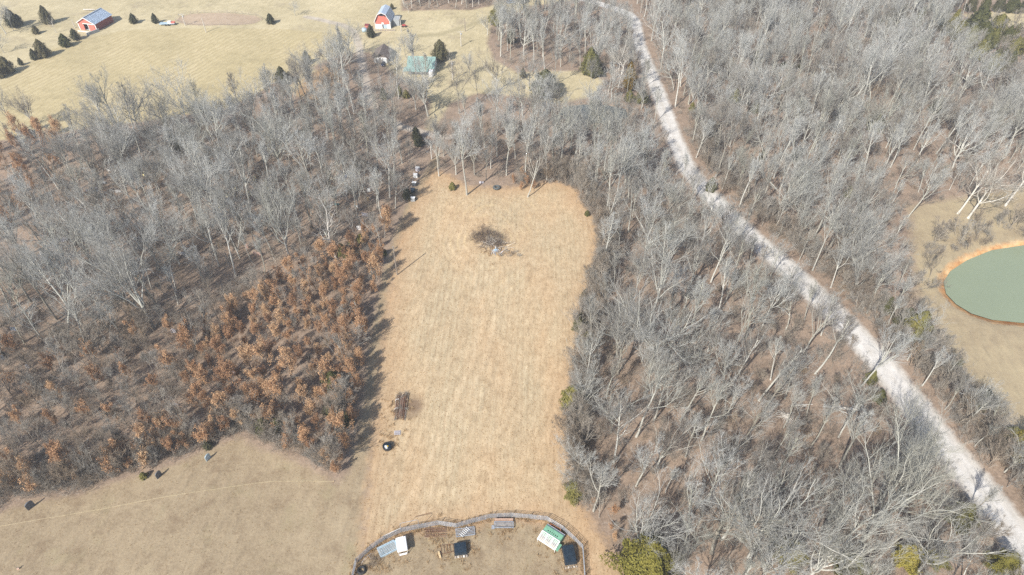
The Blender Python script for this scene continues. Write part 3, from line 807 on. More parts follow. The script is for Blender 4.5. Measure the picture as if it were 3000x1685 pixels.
def place_tree(name, kind, meshes, loc, rz, sc, lean, label, cat, group, parts=('trunk', 'crown')):
    t = thing(name, label, cat, loc, 0, group)
    t.rotation_euler = (lean[1], lean[0], rz)
    t.rotation_mode = 'ZYX'
    t.scale = (sc, sc, sc)
    for me, pn in zip(meshes, parts):
        if me is None: continue
        add_obj(pn, me, t)
    return t
for k, (x, y, ty, form, lean, label) in enumerate(SPECIAL):
    hgt = height_at(x, y, max(ty, -60))
    pool = PALE if form == 'pale' else DEADM if form == 'dead' else [BARE[i] for i in FI[form]]
    me = pool[k % len(pool)]
    p = gp(x, y)
    nm = {'pale': 'white_barked_tree', 'dead': 'dead_tree'}.get(form, 'bare_tree')
    place_tree(nm, form, me[1:], p, random.uniform(0, 6.28), max(hgt, 3) / me[0], (R(lean), 0), label, 'tree', 'single bare trees')

# landmarks along the length of the place, for describing what stands where
LEVELS = sorted([(G(1500, 1640)[1], 'the corral'), (G(1500, 1520)[1], 'the far corral panels'), (G(1500, 1400)[1], 'the lawn tip'), (G(1136, 1307)[1], 'the black tub'), (G(1500, 1195)[1], 'the rusty pile'),
                 (G(1500, 1060)[1], 'mid-field'), (G(1500, 960)[1], 'the pond foot'), (G(1500, 870)[1], 'the ladder stand'), (G(1500, 806)[1], 'the field pole'), (G(1500, 710)[1], 'the field thicket'), (G(1500, 640)[1], 'the mown rings'),
                 (G(1500, 575)[1], 'the dark boxes'), (G(1500, 520)[1], 'the white boxes'), (G(1500, 455)[1], 'the lane pole'), (G(1500, 390)[1], 'the lane end'), (G(1500, 320)[1], 'the small pond'), (G(1500, 260)[1], 'the white sycamore'),
                 (G(1500, 210)[1], 'the green-roofed house'), (G(1500, 160)[1], 'the garage'), (G(1500, 100)[1], 'the barn cedar'), (G(1500, 60)[1], 'the red barn'), (G(1500, 20)[1], 'the far grove'), (320.0, 'the skyline wood')])
LY = np.array([a for a, _ in LEVELS])
ORD = ['first', 'second', 'third', 'fourth', 'fifth', 'sixth', 'seventh', 'eighth', 'ninth', 'tenth'] + ['%d%s' % (i, 'th' if 10 < i % 100 < 14 else {1: 'st', 2: 'nd', 3: 'rd'}.get(i % 10, 'th')) for i in range(11, 121)]
def name_rows(items, what, frm):
    """items (x, y); returns labels: order counted away from the landmark `frm` at the level of something one can find"""
    xs = np.array([i[0] for i in items]); ys = np.array([i[1] for i in items])
    mids = (LY[1:] + LY[:-1]) / 2
    lv = np.searchsorted(mids, ys)
    lab = [None] * len(items)
    for v in set(lv):
        ids = [i for i in range(len(items)) if lv[i] == v]
        ids.sort(key=lambda i: abs(xs[i]) if frm[1] is None else frm[1] * xs[i])
        for k, i in enumerate(ids):
            lab[i] = '%s %s %s, level with %s' % (ORD[k], what, frm[0], LEVELS[v][1])
    return lab

# which of the woodland trees show largest: the nearest ones are things of their own, the far rest is one mass
PT = np.array([(x, y) for x, y, z in PT]), [z for x, y, z in PT]
Q, ZN = PT
rngT = np.random.default_rng(5)
dist = np.hypot(np.hypot(Q[:, 0], Q[:, 1]), CAM_H)
vis = in_view(Q, 2) & (Q[:, 1] > 42)
order = np.argsort(np.where(vis, dist, 1e9))
own = set(order[:300 - sum(1 for s in SPECIAL if s[3] not in ('pale', 'dead'))].tolist())
hh = hz(Q)
weights = {'left': [.16, .14, .14, .12, .08, .06, .06, .12, .04, .03, .05]}
choice = rngT.choice(len(BARE), len(Q), p=[.13, .11, .13, .12, .08, .08, .09, .10, .07, .05, .04])
scale = np.clip(rngT.normal(.80, .17, len(Q)), .38, 1.12)
scale = np.where(near_road(Q), np.minimum(scale, .62), scale)
scale = np.where((sd_poly(Q, MEADOW) > -12), np.minimum(scale, .55), scale)
FRM = {'left': ('left of the field', -1), 'grove': ('from the lane in the field-end grove', 1), 'right': ('right of the field', 1), 'far': ('right of the gravel road', 1), 'mid': ('left of the gravel road', -1), 'house': ('around the driveway', 1), 'back': ('behind the barn', 1), 'meadow': ('on the pasture', 1)}
for z in FRM:
    ids = [i for i in sorted(own) if ZN[i] == z]
    if not ids: continue
    labs = name_rows([Q[i] for i in ids], 'bare grey tree', FRM[z])
    for i, lb in zip(ids, labs):
        H, tm, cm = BARE[choice[i]]
        lean = rngT.normal(0, R(3.0), 2)
        if z == 'right': lean[0] += R(1.5)
        place_tree('bare_tree', 'bare', (tm, cm), (Q[i, 0], Q[i, 1], hh[i]), rngT.uniform(0, 6.28), scale[i], lean, lb, 'tree', 'bare trees of the woods')
rest = np.array([i for i in range(len(Q)) if i not in own])
JB = [join_meshes('bare_wood', [b[1], b[2]]) for b in BARE]
rot = np.column_stack([rngT.normal(0, .05, len(rest)), rngT.normal(0, .05, len(rest)), rngT.uniform(0, 6.28, len(rest))])
gn_scatter('bare_woodland', np.column_stack([Q[rest], hh[rest]]), rot, scale[rest], choice[rest], JB, label='far mass of bare grey trees in the woods behind and beyond the road')

# oaks that kept their brown leaves
Z_OAK = poly([(640, 740), (760, 690), (880, 620), (950, 570), (990, 560), (965, 650), (935, 760), (915, 880), (905, 1000), (895, 1100), (872, 1190), (835, 1205), (760, 1145), (660, 1110), (570, 1085), (480, 1040), (455, 960), (500, 880), (580, 800)])
Z_OAK2 = poly([(-60, 380), (60, 340), (175, 350), (160, 420), (90, 520), (0, 600), (-60, 640)])
Z_OAK3 = poly([(-60, 1210), (40, 1180), (160, 1200), (300, 1150), (420, 1090), (540, 1080), (540, 1110), (400, 1170), (280, 1205), (120, 1235), (-60, 1270)])
Z_OAK4 = poly([(1440, 1190), (1480, 1200), (1540, 1300), (1560, 1380), (1520, 1340), (1460, 1260)])
Z_OAK5 = poly([(1290, 455), (1330, 440), (1345, 480), (1300, 488)])
oq = []
for V, sp, s in ((Z_OAK4, 2.2, 4), (Z_OAK5, 2.2, 5), (Z_OAK3, 2.2, 3), (poly([(-60, 900), (200, 880), (420, 840), (600, 740), (640, 760), (500, 880), (455, 960), (470, 1040), (400, 1140), (250, 1190), (-60, 1220)]), 5.4, 6), (Z_OAK2, 3.3, 2), (Z_OAK, 2.35, 1)):
    q = scatter(V, sp, 60 + s); q = q[in_view(q, 4)]
    oq.append(q)
OQ = np.concatenate(oq)
print('oaks', [len(q) for q in oq], 'trees', len(Q))
OQ = OQ[:300]
oside = OQ[:, 0] < 0
for side, frm in ((True, ('left of the field', -1)), (False, ('at the right field edge', 1))):
    ids = np.where(oside == side)[0]
    labs = name_rows([OQ[i] for i in ids], 'brown-leaved oak', frm)
    for i, lb in zip(ids, labs):
        H, tm, lm = OAK[rngT.integers(0, len(OAK))]
        k = rngT.uniform(.6, 1.2) * (0.55 if not side else 1.0)
        t_ = place_tree('leafy_oak', 'oak', (tm, lm), (OQ[i, 0], OQ[i, 1], z_at(*OQ[i])), rngT.uniform(0, 6.28), k, rngT.normal(0, R(3), 2), lb, 'tree', 'oaks that kept their brown leaves', ('trunk', 'crown'))
        t_.scale = (k * .9, k * .9, k * 1.25)

# cedars: (x, y) of the foot, y of the top, kind
CED = [(143, 70, 16, 1), (108, 99, 73, 1), (195, 137, 100, 0), (224, 117, 84, 1), (105, 176, 143, 1), (131, 168, 116, 1), (64, 192, 169, 1), (28, 214, 166, 1), (6, 228, 186, 1), (394, 69, 39, 1), (457, 69, 39, 1), (44, 78, 25, 1), (60, 70, 40, 1),
       (794, 69, 38, 1), (1088, 109, 71, 1), (1149, 27, 10, 1), (901, 187, 148, 1), (829, 243, 195, 1), (850, 238, 208, 1), (1291, 176, 116, 1), (1125, 292, 256, 0), (1172, 282, 250, 0), (1190, 286, 262, 0), (1455, 68, 17, 0), (1221, 412, 372, 1), (1228, 428, 395, 1),
       (1498, 128, 84, 1), (1596, 279, 204, 0), (1618, 285, 225, 0), (1841, 262, 180, 2), (1843, 296, 264, 0), (1880, 300, 262, 0), (1727, 217, 137, 0), (1742, 222, 160, 1), (1532, 229, 201, 1), (2213, 182, 150, 0), (2140, 200, 168, 0),
       (2294, 202, 182, 0), (2334, 200, 172, 0), (2600, 78, 38, 0), (2716, 62, 17, 0), (2780, 102, 44, 0), (2855, 97, 38, 0), (2914, 102, 55, 0), (2972, 110, 77, 0), (2990, 150, 110, 0), (2920, 192, 148, 0), (2963, 160, 120, 0), (2880, 150, 105, 0),
       (2800, 120, 70, 0), (2830, 140, 92, 0), (2870, 125, 78, 0), (2900, 140, 95, 0), (2940, 130, 88, 0), (2860, 175, 130, 0), (2900, 215, 172, 0), (2950, 200, 160, 0), (2640, 60, 22, 0), (2690, 75, 35, 0), (2740, 85, 45, 0), (2840, 33, -5, 1), (2880, 34, -5, 0), (2920, 35, -3, 1), (2960, 36, 0, 0), (2995, 37, 0, 1),
       (1698, 970, 905, 0), (1676, 1184, 1119, 0), (1683, 1450, 1405, 0), (1888, 1690, 1590, 0), (2802, 1535, 1466, 0), (2485, 1685, 1621, 0), (2650, 1650, 1585, 0), (2734, 1645, 1600, 0), (2922, 1677, 1610, 0), (2970, 1322, 1250, 0), (2940, 1300, 1240, 0), (2309, 1640, 1580, 0),
       (2593, 915, 860, 0), (2672, 992, 900, 0), (2640, 960, 890, 1), (2789, 1087, 1035, 0), (2545, 1122, 1075, 0), (2570, 1172, 1135, 0), (2870, 1180, 1130, 0),
       (1326, 555, 534, 0), (1195, 582, 551, 1), (1035, 742, 705, 0), (1003, 745, 712, 0), (1058, 710, 685, 0), (1123, 746, 728, 0), (1720, 633, 614, 0), (980, 1133, 1090, 0), (1022, 1243, 1208, 0), (977, 1212, 1180, 0), (779, 1262, 1225, 0), (817, 1258, 1228, 0), (850, 1265, 1240, 1),
       (611, 1312, 1292, 1), (423, 1399, 1385, 0), (98, 402, 378, 0), (520, 440, 390, 0), (1712, 880, 840, 0), (1720, 1010, 965, 0), (2085, 425, 390, 0), (2210, 330, 290, 0), (2420, 260, 215, 0), (2560, 380, 330, 0), (2740, 330, 280, 1), (2080, 560, 520, 0), (2330, 470, 425, 0), (2150, 300, 262, 0), (2700, 250, 205, 0), (2480, 580, 545, 0), (2025, 330, 300, 0), (2230, 470, 440, 1)]
cpos = np.array([G(c[0], c[1]) for c in CED])
cz = np.where(cpos[:, 0] > np.interp(cpos[:, 1], ROADC[:, 1], ROADC[:, 0]), 2, np.where(cpos[:, 0] > np.interp(cpos[:, 1], [50, 120, 170, 400], [5, 10, 0, -25]), 1, 0))
for z, frm in ((0, ('left of the field', -1)), (1, ('left of the gravel road', -1)), (2, ('right of the gravel road', 1))):
    ids = np.where(cz == z)[0]
    labs = name_rows([cpos[i] for i in ids], 'cedar', frm)
    for i, lb in zip(ids, labs):
        x, y, ty, kd = CED[i]
        hgt = max(height_at(x, y, ty), 1.2) * (1.3 if (x > 2580 and y < 230) else 0.82 if (x > 2300 and y > 800) else 1.0)
        pool = CEDAR[('cedar', 'cedar_dark', 'cedar_rust')[kd]]
        cand = pool
        if hgt < 3.6 and kd == 0: cand = [pool[2], pool[3]]
        if kd == 0 and y > 1200 and x > 1800: cand = CEDAR['near']
        me = cand[i % len(cand)]
        lb = {0: 'green ', 1: 'dark ', 2: 'rust brown '}[kd] + lb
        if (x, y) == (1888, 1690): lb = 'big yellow-green cedar at the bottom edge right of the corral'
        t = place_tree('cedar_tree', 'cedar', me[1:], (*cpos[i], z_at(*cpos[i])), random.uniform(0, 6.28), hgt / me[0], (0, 0), lb, 'tree', 'cedars')
        if 1660 < x < 1740 and y > 600: t.scale = t.scale * .8

# undergrowth, thin saplings and grass: masses nobody could count
rq = np.random.default_rng(9)
notfield = lambda Q: (sd_poly(Q, FIELD) > -0.5) | (sd_poly(Q, LAWN) > -0.8)
Z_BRUSH = poly([(-60, 860), (200, 850), (420, 800), (620, 700), (700, 720), (560, 850), (470, 960), (470, 1050), (400, 1160), (250, 1200), (-60, 1240)])
B1 = scatter(Z_BRUSH, 1.6, 81, (notfield,)); B1 = B1[in_view(B1, 3)]
B2 = np.concatenate([scatter(V, s, 90 + k, (off_road, off_drive, off_pond, notfield)) for k, (V, s) in enumerate([(W_LEFT, 2.8), (W_GROVE, 3.4), (W_RIGHT, 2.5), (W_FAR, 3.2), (W_MID, 3.6), (W_HOUSE, 3.6), (W_BACK, 3.2), (Z_OAK, 2.9), (Z_OAK2, 3.4)])])
B2 = B2[in_view(B2, 3)]
bb = rq.uniform(FIELD.min(0), FIELD.max(0) + [6, 8], (9000, 2)); bs = sd_poly(bb, FIELD); bb = bb[(bs > -3.5) & (bs < .5) & (bb[:, 0] > 2) & (bb[:, 1] > 62) & ~inside(bb, CORRAL)][:620]
lb_ = rq.uniform(LAWN.min(0), LAWN.max(0) + [0, 4], (16000, 2)); ls_ = sd_poly(lb_, LAWN); lb_ = lb_[(ls_ > -4.5) & (ls_ < -1.2) & (lb_[:, 0] < -33) & (lb_[:, 1] > 60) & (lb_[:, 1] < 96)][:260]; lb_ = lb_[in_view(lb_, 3)]
pb = rq.uniform(POND.min(0) - 14, POND.max(0) + 14, (6000, 2)); ps = sd_poly(pb, POND); pb = pb[(ps < -2.2) & (ps > -9) & (rq.uniform(0, 1, len(pb)) < .5)]; pb = pb[in_view(pb, 3) & (pb[:, 1] > POND[:, 1].mean() - 4)][:45]
vb = rq.uniform([40, 55], [110, 190], (9000, 2)); vd = -sd_line(vb, ROADC, 0.0); vb = vb[(vd > 5.0) & (vd < 11) & (sd_poly(vb, MEADOW) < -1) & (vb[:, 0] > np.interp(vb[:, 1], ROADC[:, 1], ROADC[:, 0])) & (sd_poly(vb, POND) < -5)]; vb = vb[in_view(vb, 3)][:420]
BQ = np.concatenate([B1, B2, bb, lb_, pb, vb])
print('brush', len(BQ))
JS = [join_meshes('thin_sapling', s) for s in SAP]
protos = BRUSH + JS
spread('undergrowth', BQ, protos, .55, 1.15, 33, [.14, .13, .15, .12, .10, .10, .10, .08, .08], .1, 'grey brown brush and thin saplings under and beside the woods')

def tuft(seed, n, h, w):
    rng = np.random.default_rng(seed)
    vs = []; fs = []
    a = rng.uniform(0, 6.28, n); r = rng.uniform(0, w, n)
    b = np.stack([r * np.cos(a), r * np.sin(a), np.full(n, -.02)], 1)
    d = np.stack([np.cos(a) * .6, np.sin(a) * .6, np.ones(n)], 1) + rng.normal(0, .35, (n, 3)); d[:, 2] = np.abs(d[:, 2])
    tip = b + unit(d) * h * rng.uniform(.6, 1.2, (n, 1))
    side = unit(np.cross(d, rng.normal(0, 1, (n, 3)))) * .022
    V = np.stack([b - side, b + side, tip], 1).reshape(-1, 3)
    return np_mesh('tuft', V, np.arange(3 * n), 3, [M['straw']])
TUFT = [tuft(800 + i, n, h, w) for i, (n, h, w) in enumerate([(26, .34, .16), (22, .24, .14), (30, .42, .2), (18, .2, .2)])]
fld_pts = rq.uniform(FIELD.min(0), FIELD.max(0), (40000, 2)); fld_pts = fld_pts[inside(fld_pts, FIELD)]
fld_pts = fld_pts[(fld_pts[:, 1] < 170) & (np.hypot(fld_pts[:, 0] - BURN[0], fld_pts[:, 1] - BURN[1]) > 1.4)]
lw = rq.uniform(LAWN.min(0), LAWN.max(0), (16000, 2)); lw = lw[inside(lw, LAWN)]
cw_ = np.array([G(*p) for p in [(1022, 1760), (1036, 1688), (1045, 1650), (1088, 1611), (1128, 1583), (1177, 1560), (1229, 1549), (1284, 1538), (1338, 1546), (1388, 1531), (1439, 1518), (1496, 1515), (1548, 1520), (1600, 1526), (1650, 1556), (1680, 1583), (1706, 1609), (1709, 1648), (1712, 1690), (1714, 1760)]])
wd = []
for a_, b_ in zip(cw_[:-1], cw_[1:]):
    for f in rq.uniform(0, 1, 34): wd.append(a_ + (b_ - a_) * f + rq.normal(0, .35, 2))
for x, y, k in [(1275, 1560, 60), (1133, 1610, 50), (1365, 1558, 40), (1476, 1545, 50), (1350, 1612, 45), (1668, 1640, 60), (1305, 1608, 50), (1610, 1590, 40), (1090, 1645, 60), (1175, 1195, 90), (1150, 1290, 40), (1450, 735, 90)]:
    c_ = np.array(G(x, y)); wd += list(c_ + rq.normal(0, 1.5, (k, 2)))
spread('tall_weeds', np.array(wd), TUFT, .8, 1.9, 35, None, .15, 'taller straw weeds round the corral fence and the heaps')
spread('dry_grass', np.concatenate([fld_pts, lw]), TUFT, .22, .42, 34, None, .1, 'short dry grass tufts over the field and lawn')

# ------------------------------------------------------------------ materials of built things
M['galv'] = simple('galvanised steel', (.40, .43, .47), 0.5, 0.25, 4, 0.4)
M['bluegrey'] = simple('blue grey painted steel', (.40, .52, .60), 0.5, 0.2, 4, 0.1)
M['rust'] = simple('rusty steel', (.17, .085, .05), 0.9, 0.45, 5)
M['rust_pale'] = simple('faded rusty steel', (.30, .20, .15), 0.85, 0.4, 6)
M['white'] = simple('white paint', (.80, .80, .79), 0.5, 0.06, 3)
M['dirty_white'] = simple('dirty white plastic', (.66, .67, .67), 0.6, 0.2, 3)
M['green'] = simple('green paint', (.17, .36, .25), 0.5, 0.2, 3)
M['tarp'] = simple('dark tarpaulin', (.014, .026, .040), 0.38, 0.35, 2)
M['grey_board'] = simple('dark grey board', (.10, .11, .125), 0.6, 0.25, 3)
M['wood'] = simple('weathered timber', (.36, .31, .26), 0.85, 0.3, 5)
M['pole'] = simple('pole timber', (.25, .215, .18), 0.9, 0.25, 5)
M['pale_pole'] = simple('pale pole timber', (.55, .52, .47), 0.9, 0.2, 5)
M['newwood'] = simple('fresh cut timber', (.62, .47, .27), 0.8, 0.2, 5)
M['red'] = simple('red painted metal siding', (.58, .17, .13), 0.55, 0.12, 1.2)
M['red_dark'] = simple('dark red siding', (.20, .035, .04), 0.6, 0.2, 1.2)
M['roof'] = simple('metal roofing', (.42, .50, .60), 0.35, 0.12, 0.8, 0.35)
M['roof_pale'] = simple('pale metal roofing', (.55, .64, .76), 0.35, 0.08, 0.8, 0.3)
M['teal'] = simple('green metal roofing', (.29, .43, .385), 0.4, 0.15, 0.8, 0.2)
M['shingle'] = simple('brown shingles', (.155, .125, .11), 0.9, 0.25, 4)
M['stone'] = simple('pale barn stone', (.62, .60, .56), 0.85, 0.2, 2)
M['concrete'] = simple('grey concrete', (.34, .36, .37), 0.9, 0.2, 2)
M['dark'] = simple('painted opening shade', (.012, .012, .02), 0.9, 0.2, 2)  # near-black colour that stands in for the shade inside openings
M['glass'] = simple('window glass', (.03, .04, .05), 0.1, 0.1, 2)
M['car'] = simple('dark blue car paint', (.02, .03, .07), 0.2, 0.1, 2)
M['rubber'] = simple('black rubber', (.022, .023, .025), 0.8, 0.3, 6)
M['tyre_grey'] = simple('grey weathered rubber', (.085, .095, .095), 0.8, 0.3, 6)
M['yellow'] = simple('cream yellow vinyl', (.74, .64, .30), 0.5, 0.12, 3)
M['yellow_paint'] = simple('yellow paint', (.72, .50, .05), 0.5, 0.15, 3)
M['pink'] = simple('pinkish raw plywood', (.62, .43, .35), 0.8, 0.15, 3)
M['blue'] = simple('blue plastic', (.05, .15, .45), 0.5, 0.15, 3)
M['teal_pl'] = simple('teal plastic', (.12, .34, .36), 0.5, 0.15, 3)
M['orange_st'] = simple('orange rusted frame', (.42, .16, .07), 0.7, 0.3, 5)
M['strawline'] = simple('dull straw cord', (.50, .43, .28), .9, .15, 3)
M['lilac'] = simple('pale lilac board', (.55, .54, .60), 0.6, 0.12, 3)
M['bluebd'] = simple('blue grey board', (.24, .31, .42), 0.6, 0.15, 3)
M['redmach'] = simple('red machine paint', (.38, .06, .06), 0.5, 0.2, 3)

# ------------------------------------------------------------------ corral of steel panels
CP = [(1022, 1760), (1036, 1688), (1045, 1650), (1088, 1611), (1128, 1583), (1177, 1560), (1229, 1549), (1284, 1538), (1338, 1546), (1388, 1531), (1439, 1518), (1496, 1515), (1548, 1520), (1600, 1526), (1650, 1556), (1680, 1583), (1706, 1609), (1709, 1648), (1712, 1690), (1714, 1760)]
CW = [np.array(G(*p)) for p in CP]
PLBL = ['nearest the left bottom corner of the corral', 'beside the dark round feeder ring', 'behind the rusty hoop and dry weeds', 'behind the blue-grey panel rack', 'with the white top rail', 'under the tall gate hoop', 'overgrown with grass behind the rusty rails', 'sloping down to the fence kink', 'rising from the fence kink', 'behind the flat panel with the ladder',
        'left behind the low grey bunk', 'behind the right end of the low grey bunk', 'at the top of the fence arc', 'right of the top of the arc', 'behind the orange frame', 'behind the green feeder end', 'beside the larger dark tarped box', 'running down right of the larger tarped box', 'at the right bottom corner of the corral']
for i in range(len(CW) - 1):
    a, b = CW[i], CW[i + 1]
    L = float(np.hypot(*(b - a))); rz = math.atan2(b[1] - a[1], b[0] - a[0])
    t = thing('corral_panel', 'galvanised steel livestock panel ' + PLBL[i], 'fence panel', (*a, z_at(*a)), rz, 'panels of the corral fence')
    for x in (0.05, L - 0.05):
        MB().tube((x, 0, -.1), (x, 0, 1.6), .032).build('post', 'galv', t)
    nb = 2 if L > 2.4 else 1
    for k in range(nb):
        x = L * (k + 1) / (nb + 1); MB().tube((x, .03, .12), (x, .03, 1.52), .022).build('brace', 'galv', t)
    for k in range(6):
        z = .2 + k * .262
        MB().tube((.05, 0, z), (L - .05, 0, z), .034 if (i == 4 and k == 5) else .026).build('rail', 'white' if (i == 4 and k == 5) else 'galv', t)
a, b = CW[5], CW[6]
L = float(np.hypot(*(b - a)))
t = thing('gate_hoop', 'tall pale steel hoop standing over the corral gate', 'gate hoop', (*a, z_at(*a)), math.atan2(b[1] - a[1], b[0] - a[0]))
MB().tube((-.02, .07, -.1), (-.02, .07, 2.75), .035).build('post', 'galv', t)
MB().tube((L + .02, .07, -.1), (L + .02, .07, 2.75), .035).build('post', 'galv', t)
MB().path([(-.02, .07, 2.75), (.25, .07, 2.98), (L - .25, .07, 2.98), (L + .02, .07, 2.75)], .035).build('top_bar', 'galv', t)

def rack(name, label, cat, c, L, Wd, H, rz, mat, slats, along=True, legs=True, mid=0):
    """a slatted steel rack: frame, slats and legs"""
    t = thing(name, label, cat, c, rz)
    fr = MB()
    for y in (-Wd / 2, Wd / 2): fr.box((0, y, H), (L, .07, .07))
    for x in (-L / 2, L / 2): fr.box((x, 0, H), (.07, Wd - .07, .07))
    for k in range(mid): fr.box((-L / 2 + L * (k + 1) / (mid + 1), 0, H + .02), (.09, Wd - .07, .06))
    fr.build('frame', mat, t)
    for k in range(slats):
        f = (k + .5) / slats
        if along: MB().box((0, -Wd / 2 + f * Wd, H + .01), (L - .08, Wd / slats * .42, .04)).build('slat', mat, t)
        else: MB().box((-L / 2 + f * L, 0, H + .01), (L / slats * .45, Wd - .08, .04)).build('slat', mat, t)
    if legs:
        for x in (-L / 2 + .05, L / 2 - .05):
            for y in (-Wd / 2 + .05, Wd / 2 - .05): MB().tube((x, y, -.05), (x, y, H - .03), .03).build('leg', mat, t)
    return t
def mid_of(*pts):
    w = np.mean([G(*p) for p in pts], 0); return (w[0], w[1], z_at(*w))
def ang(p, q):
    a = G(*p); b = G(*q); return math.atan2(b[1] - a[1], b[0] - a[0])
# blue-grey rack with a second panel under it
t = rack('panel_rack', 'blue-grey steel slatted rack beside the white hut inside the corral', 'rack', mid_of((1110, 1613), (1150, 1592), (1163, 1612), (1122, 1635)), 3.0, 1.75, .75, ang((1112, 1613), (1150, 1594)), 'bluegrey', 8)
for z in (.25, .5):
    lo = MB()
    for y in (-.8, .8): lo.box((.12, y * .98, z), (2.9, .06, .06))
    for x in (-1.3, 1.5): lo.box((x, 0, z), (.06, 1.5, .06))
    lo.build('lower_frame', 'bluegrey', t)
MB().box((1.72, 0, .70), (.5, 1.5, .06)).build('end_tray', 'bluegrey', t)
# white hut on legs
c = mid_of((1163, 1590), (1187, 1585), (1196, 1622), (1172, 1628)); rz = ang((1165, 1603), (1190, 1597))
t = thing('white_hut', 'white moulded hut with ribbed roof on short legs in the corral', 'hut', c, rz)
roof = MB()
prof = [(-.86, 1.32), (-.86, 1.42), (-.78, 1.50), (-.3, 1.58), (0, 1.60), (.3, 1.58), (.78, 1.50), (.86, 1.42), (.86, 1.32)]
roof.prism([(u, w) for u, w in prof], (0, 2.5, 0), (0, -1.25, 0)).build('roof', 'white', t, .04)
for u in (-.42, 0, .42): MB().box((u, 0, 1.605 - abs(u) * .07), (.07, 2.3, .05)).build('rib', 'white', t)
MB().box((0, .15, .85), (1.5, 1.9, .98)).build('body', 'dirty_white', t)
for x in (-.7, .7):
    for y in (-1.15, 1.15): MB().box((x, y, .66), (.07, .07, 1.34)).build('leg', 'white', t)
MB().box((0, -1.32, .5), (1.2, .3, .05)).build('step', 'white', t)
# lying rusty rails
t = thing('rusty_rails', 'heap of rusty brown rails lying in long grass by the fence', 'rails', mid_of((1243, 1550), (1308, 1548), (1306, 1572), (1246, 1574)), ang((1243, 1560), (1308, 1558)))
for k in range(13):
    y = -.8 + k * .135 + random.uniform(-.03, .03); MB().tube((-2 + random.uniform(0, .3), y, .08 + .12 * random.random()), (2 - random.uniform(0, .4), y + random.uniform(-.15, .15), .08 + .12 * random.random()), .032).build('rail', 'rust' if k % 3 else 'rust_pale', t)
# flat panel with ladder on top
c = mid_of((1336, 1551), (1388, 1543), (1390, 1568), (1338, 1575))
t = rack('flat_panel', 'grey steel panel lying flat beside the smaller tarped box', 'panel', c, 3.2, 1.5, .22, ang((1336, 1563), (1388, 1556)), 'galv', 6)
t2 = thing('short_ladder', 'short pale ladder-like panel lying across the flat grey panel', 'panel', (c[0] - .1, c[1] - .05, c[2] + .29), ang((1336, 1563), (1388, 1556)) + R(42))
for y in (-.42, .42): MB().box((0, y, .03), (1.9, .06, .05)).build('side_rail', 'galv', t2)
for k in range(6): MB().box((-.8 + k * .32, 0, .035), (.12, .78, .04)).build('rung', 'dirty_white', t2)
# tarped boxes
def tarped(label, c, rz, L, Wd, H, peak):
    t = thing('tarped_box', label, 'tarped box', c, rz)
    nx, ny = 12, 12; vs = []; fs = []
    rnd = random.Random(int(L * 100))
    for j in range(ny + 1):
        for i in range(nx + 1):
            u, v = i / nx - .5, j / ny - .5
            e = max(abs(u), abs(v)) * 2
            z = H + peak * (1 - e) + .035 * math.sin(9 * u + 5 * v) * (1 - e) + rnd.uniform(-.015, .015)
            k = 1.0
            if e > .84: z = H - (e - .84) / .16 * .55 + rnd.uniform(-.05, .03); k = .93 + .04 * rnd.random()
            vs.append((u * Wd * k, v * L * k, z)); 
    for j in range(ny):
        for i in range(nx): a = j * (nx + 1) + i; fs.append((a, a + 1, a + nx + 2, a + nx + 1))
    MB().faces(vs, fs).build('tarpaulin', 'tarp', t)
    MB().box((0, 0, H / 2 - .1), (Wd * .84, L * .84, H * .8)).build('load', 'wood', t)
    MB().tube((-Wd * .42, -L * .36, H + .03), (-Wd * .1, -L * .14, H + .09), .03, 5).tube((-Wd * .1, -L * .14, H + .09), (Wd * .46, -L * .10, H + .05), .03, 5).build('fold', 'tarp', t)
    for k in range(5): MB().box((-Wd * .4 + k * Wd * .2, -L * .53, .12), (Wd * .13, .35, .2), random.uniform(-.3, .3)).build('block', 'stone' if k % 2 else 'wood', t)
    return t
tarped('smaller box under a dark blue-black tarpaulin in the middle of the corral', mid_of((1331, 1600), (1366, 1596), (1368, 1622), (1333, 1628)), ang((1331, 1600), (1366, 1596)), 2.2, 2.3, .95, .1)
tarped('larger box under a dark blue-black tarpaulin by the right corral fence', mid_of((1644, 1608), (1676, 1604), (1692, 1655), (1656, 1662)), ang((1644, 1608), (1676, 1604)), 3.5, 2.2, 1.2, .14)
# wooden rails left of the smaller tarp
t = thing('steel_grid', 'open rusty frame on the ground left of the smaller tarped box', 'frame', mid_of((1285, 1600), (1328, 1592), (1328, 1620), (1300, 1622)), ang((1285, 1604), (1328, 1598)))
for y in (-.8, .8): MB().tube((-1.3, y, .1), (1.2, y * .8, .14), .035).build('side_rail', 'rust', t)
for k in range(5): MB().tube((-1 + k * .5, -.75, .14), (-1.05 + k * .5, .75, .12), .03).build('cross_bar', 'rust', t)
MB().box((-1.35, -.9, .18), (.3, 1.1, .3), .2).build('post', 'newwood', t)
# low grey bunk
t = rack('feed_bunk', 'low grey weathered slatted bunk at the back of the corral', 'bunk', mid_of((1450, 1530), (1503, 1530), (1502, 1552), (1449, 1552)), 3.3, 1.15, .55, ang((1450, 1540), (1503, 1540)), 'galv', 5)
MB().box((0, .85, .45), (3.2, .08, .8), rx=R(-35)).build('back_board', 'rust_pale', t)
MB().box((-1.85, -.3, .25), (.5, .7, .06)).build('tray', 'galv', t)
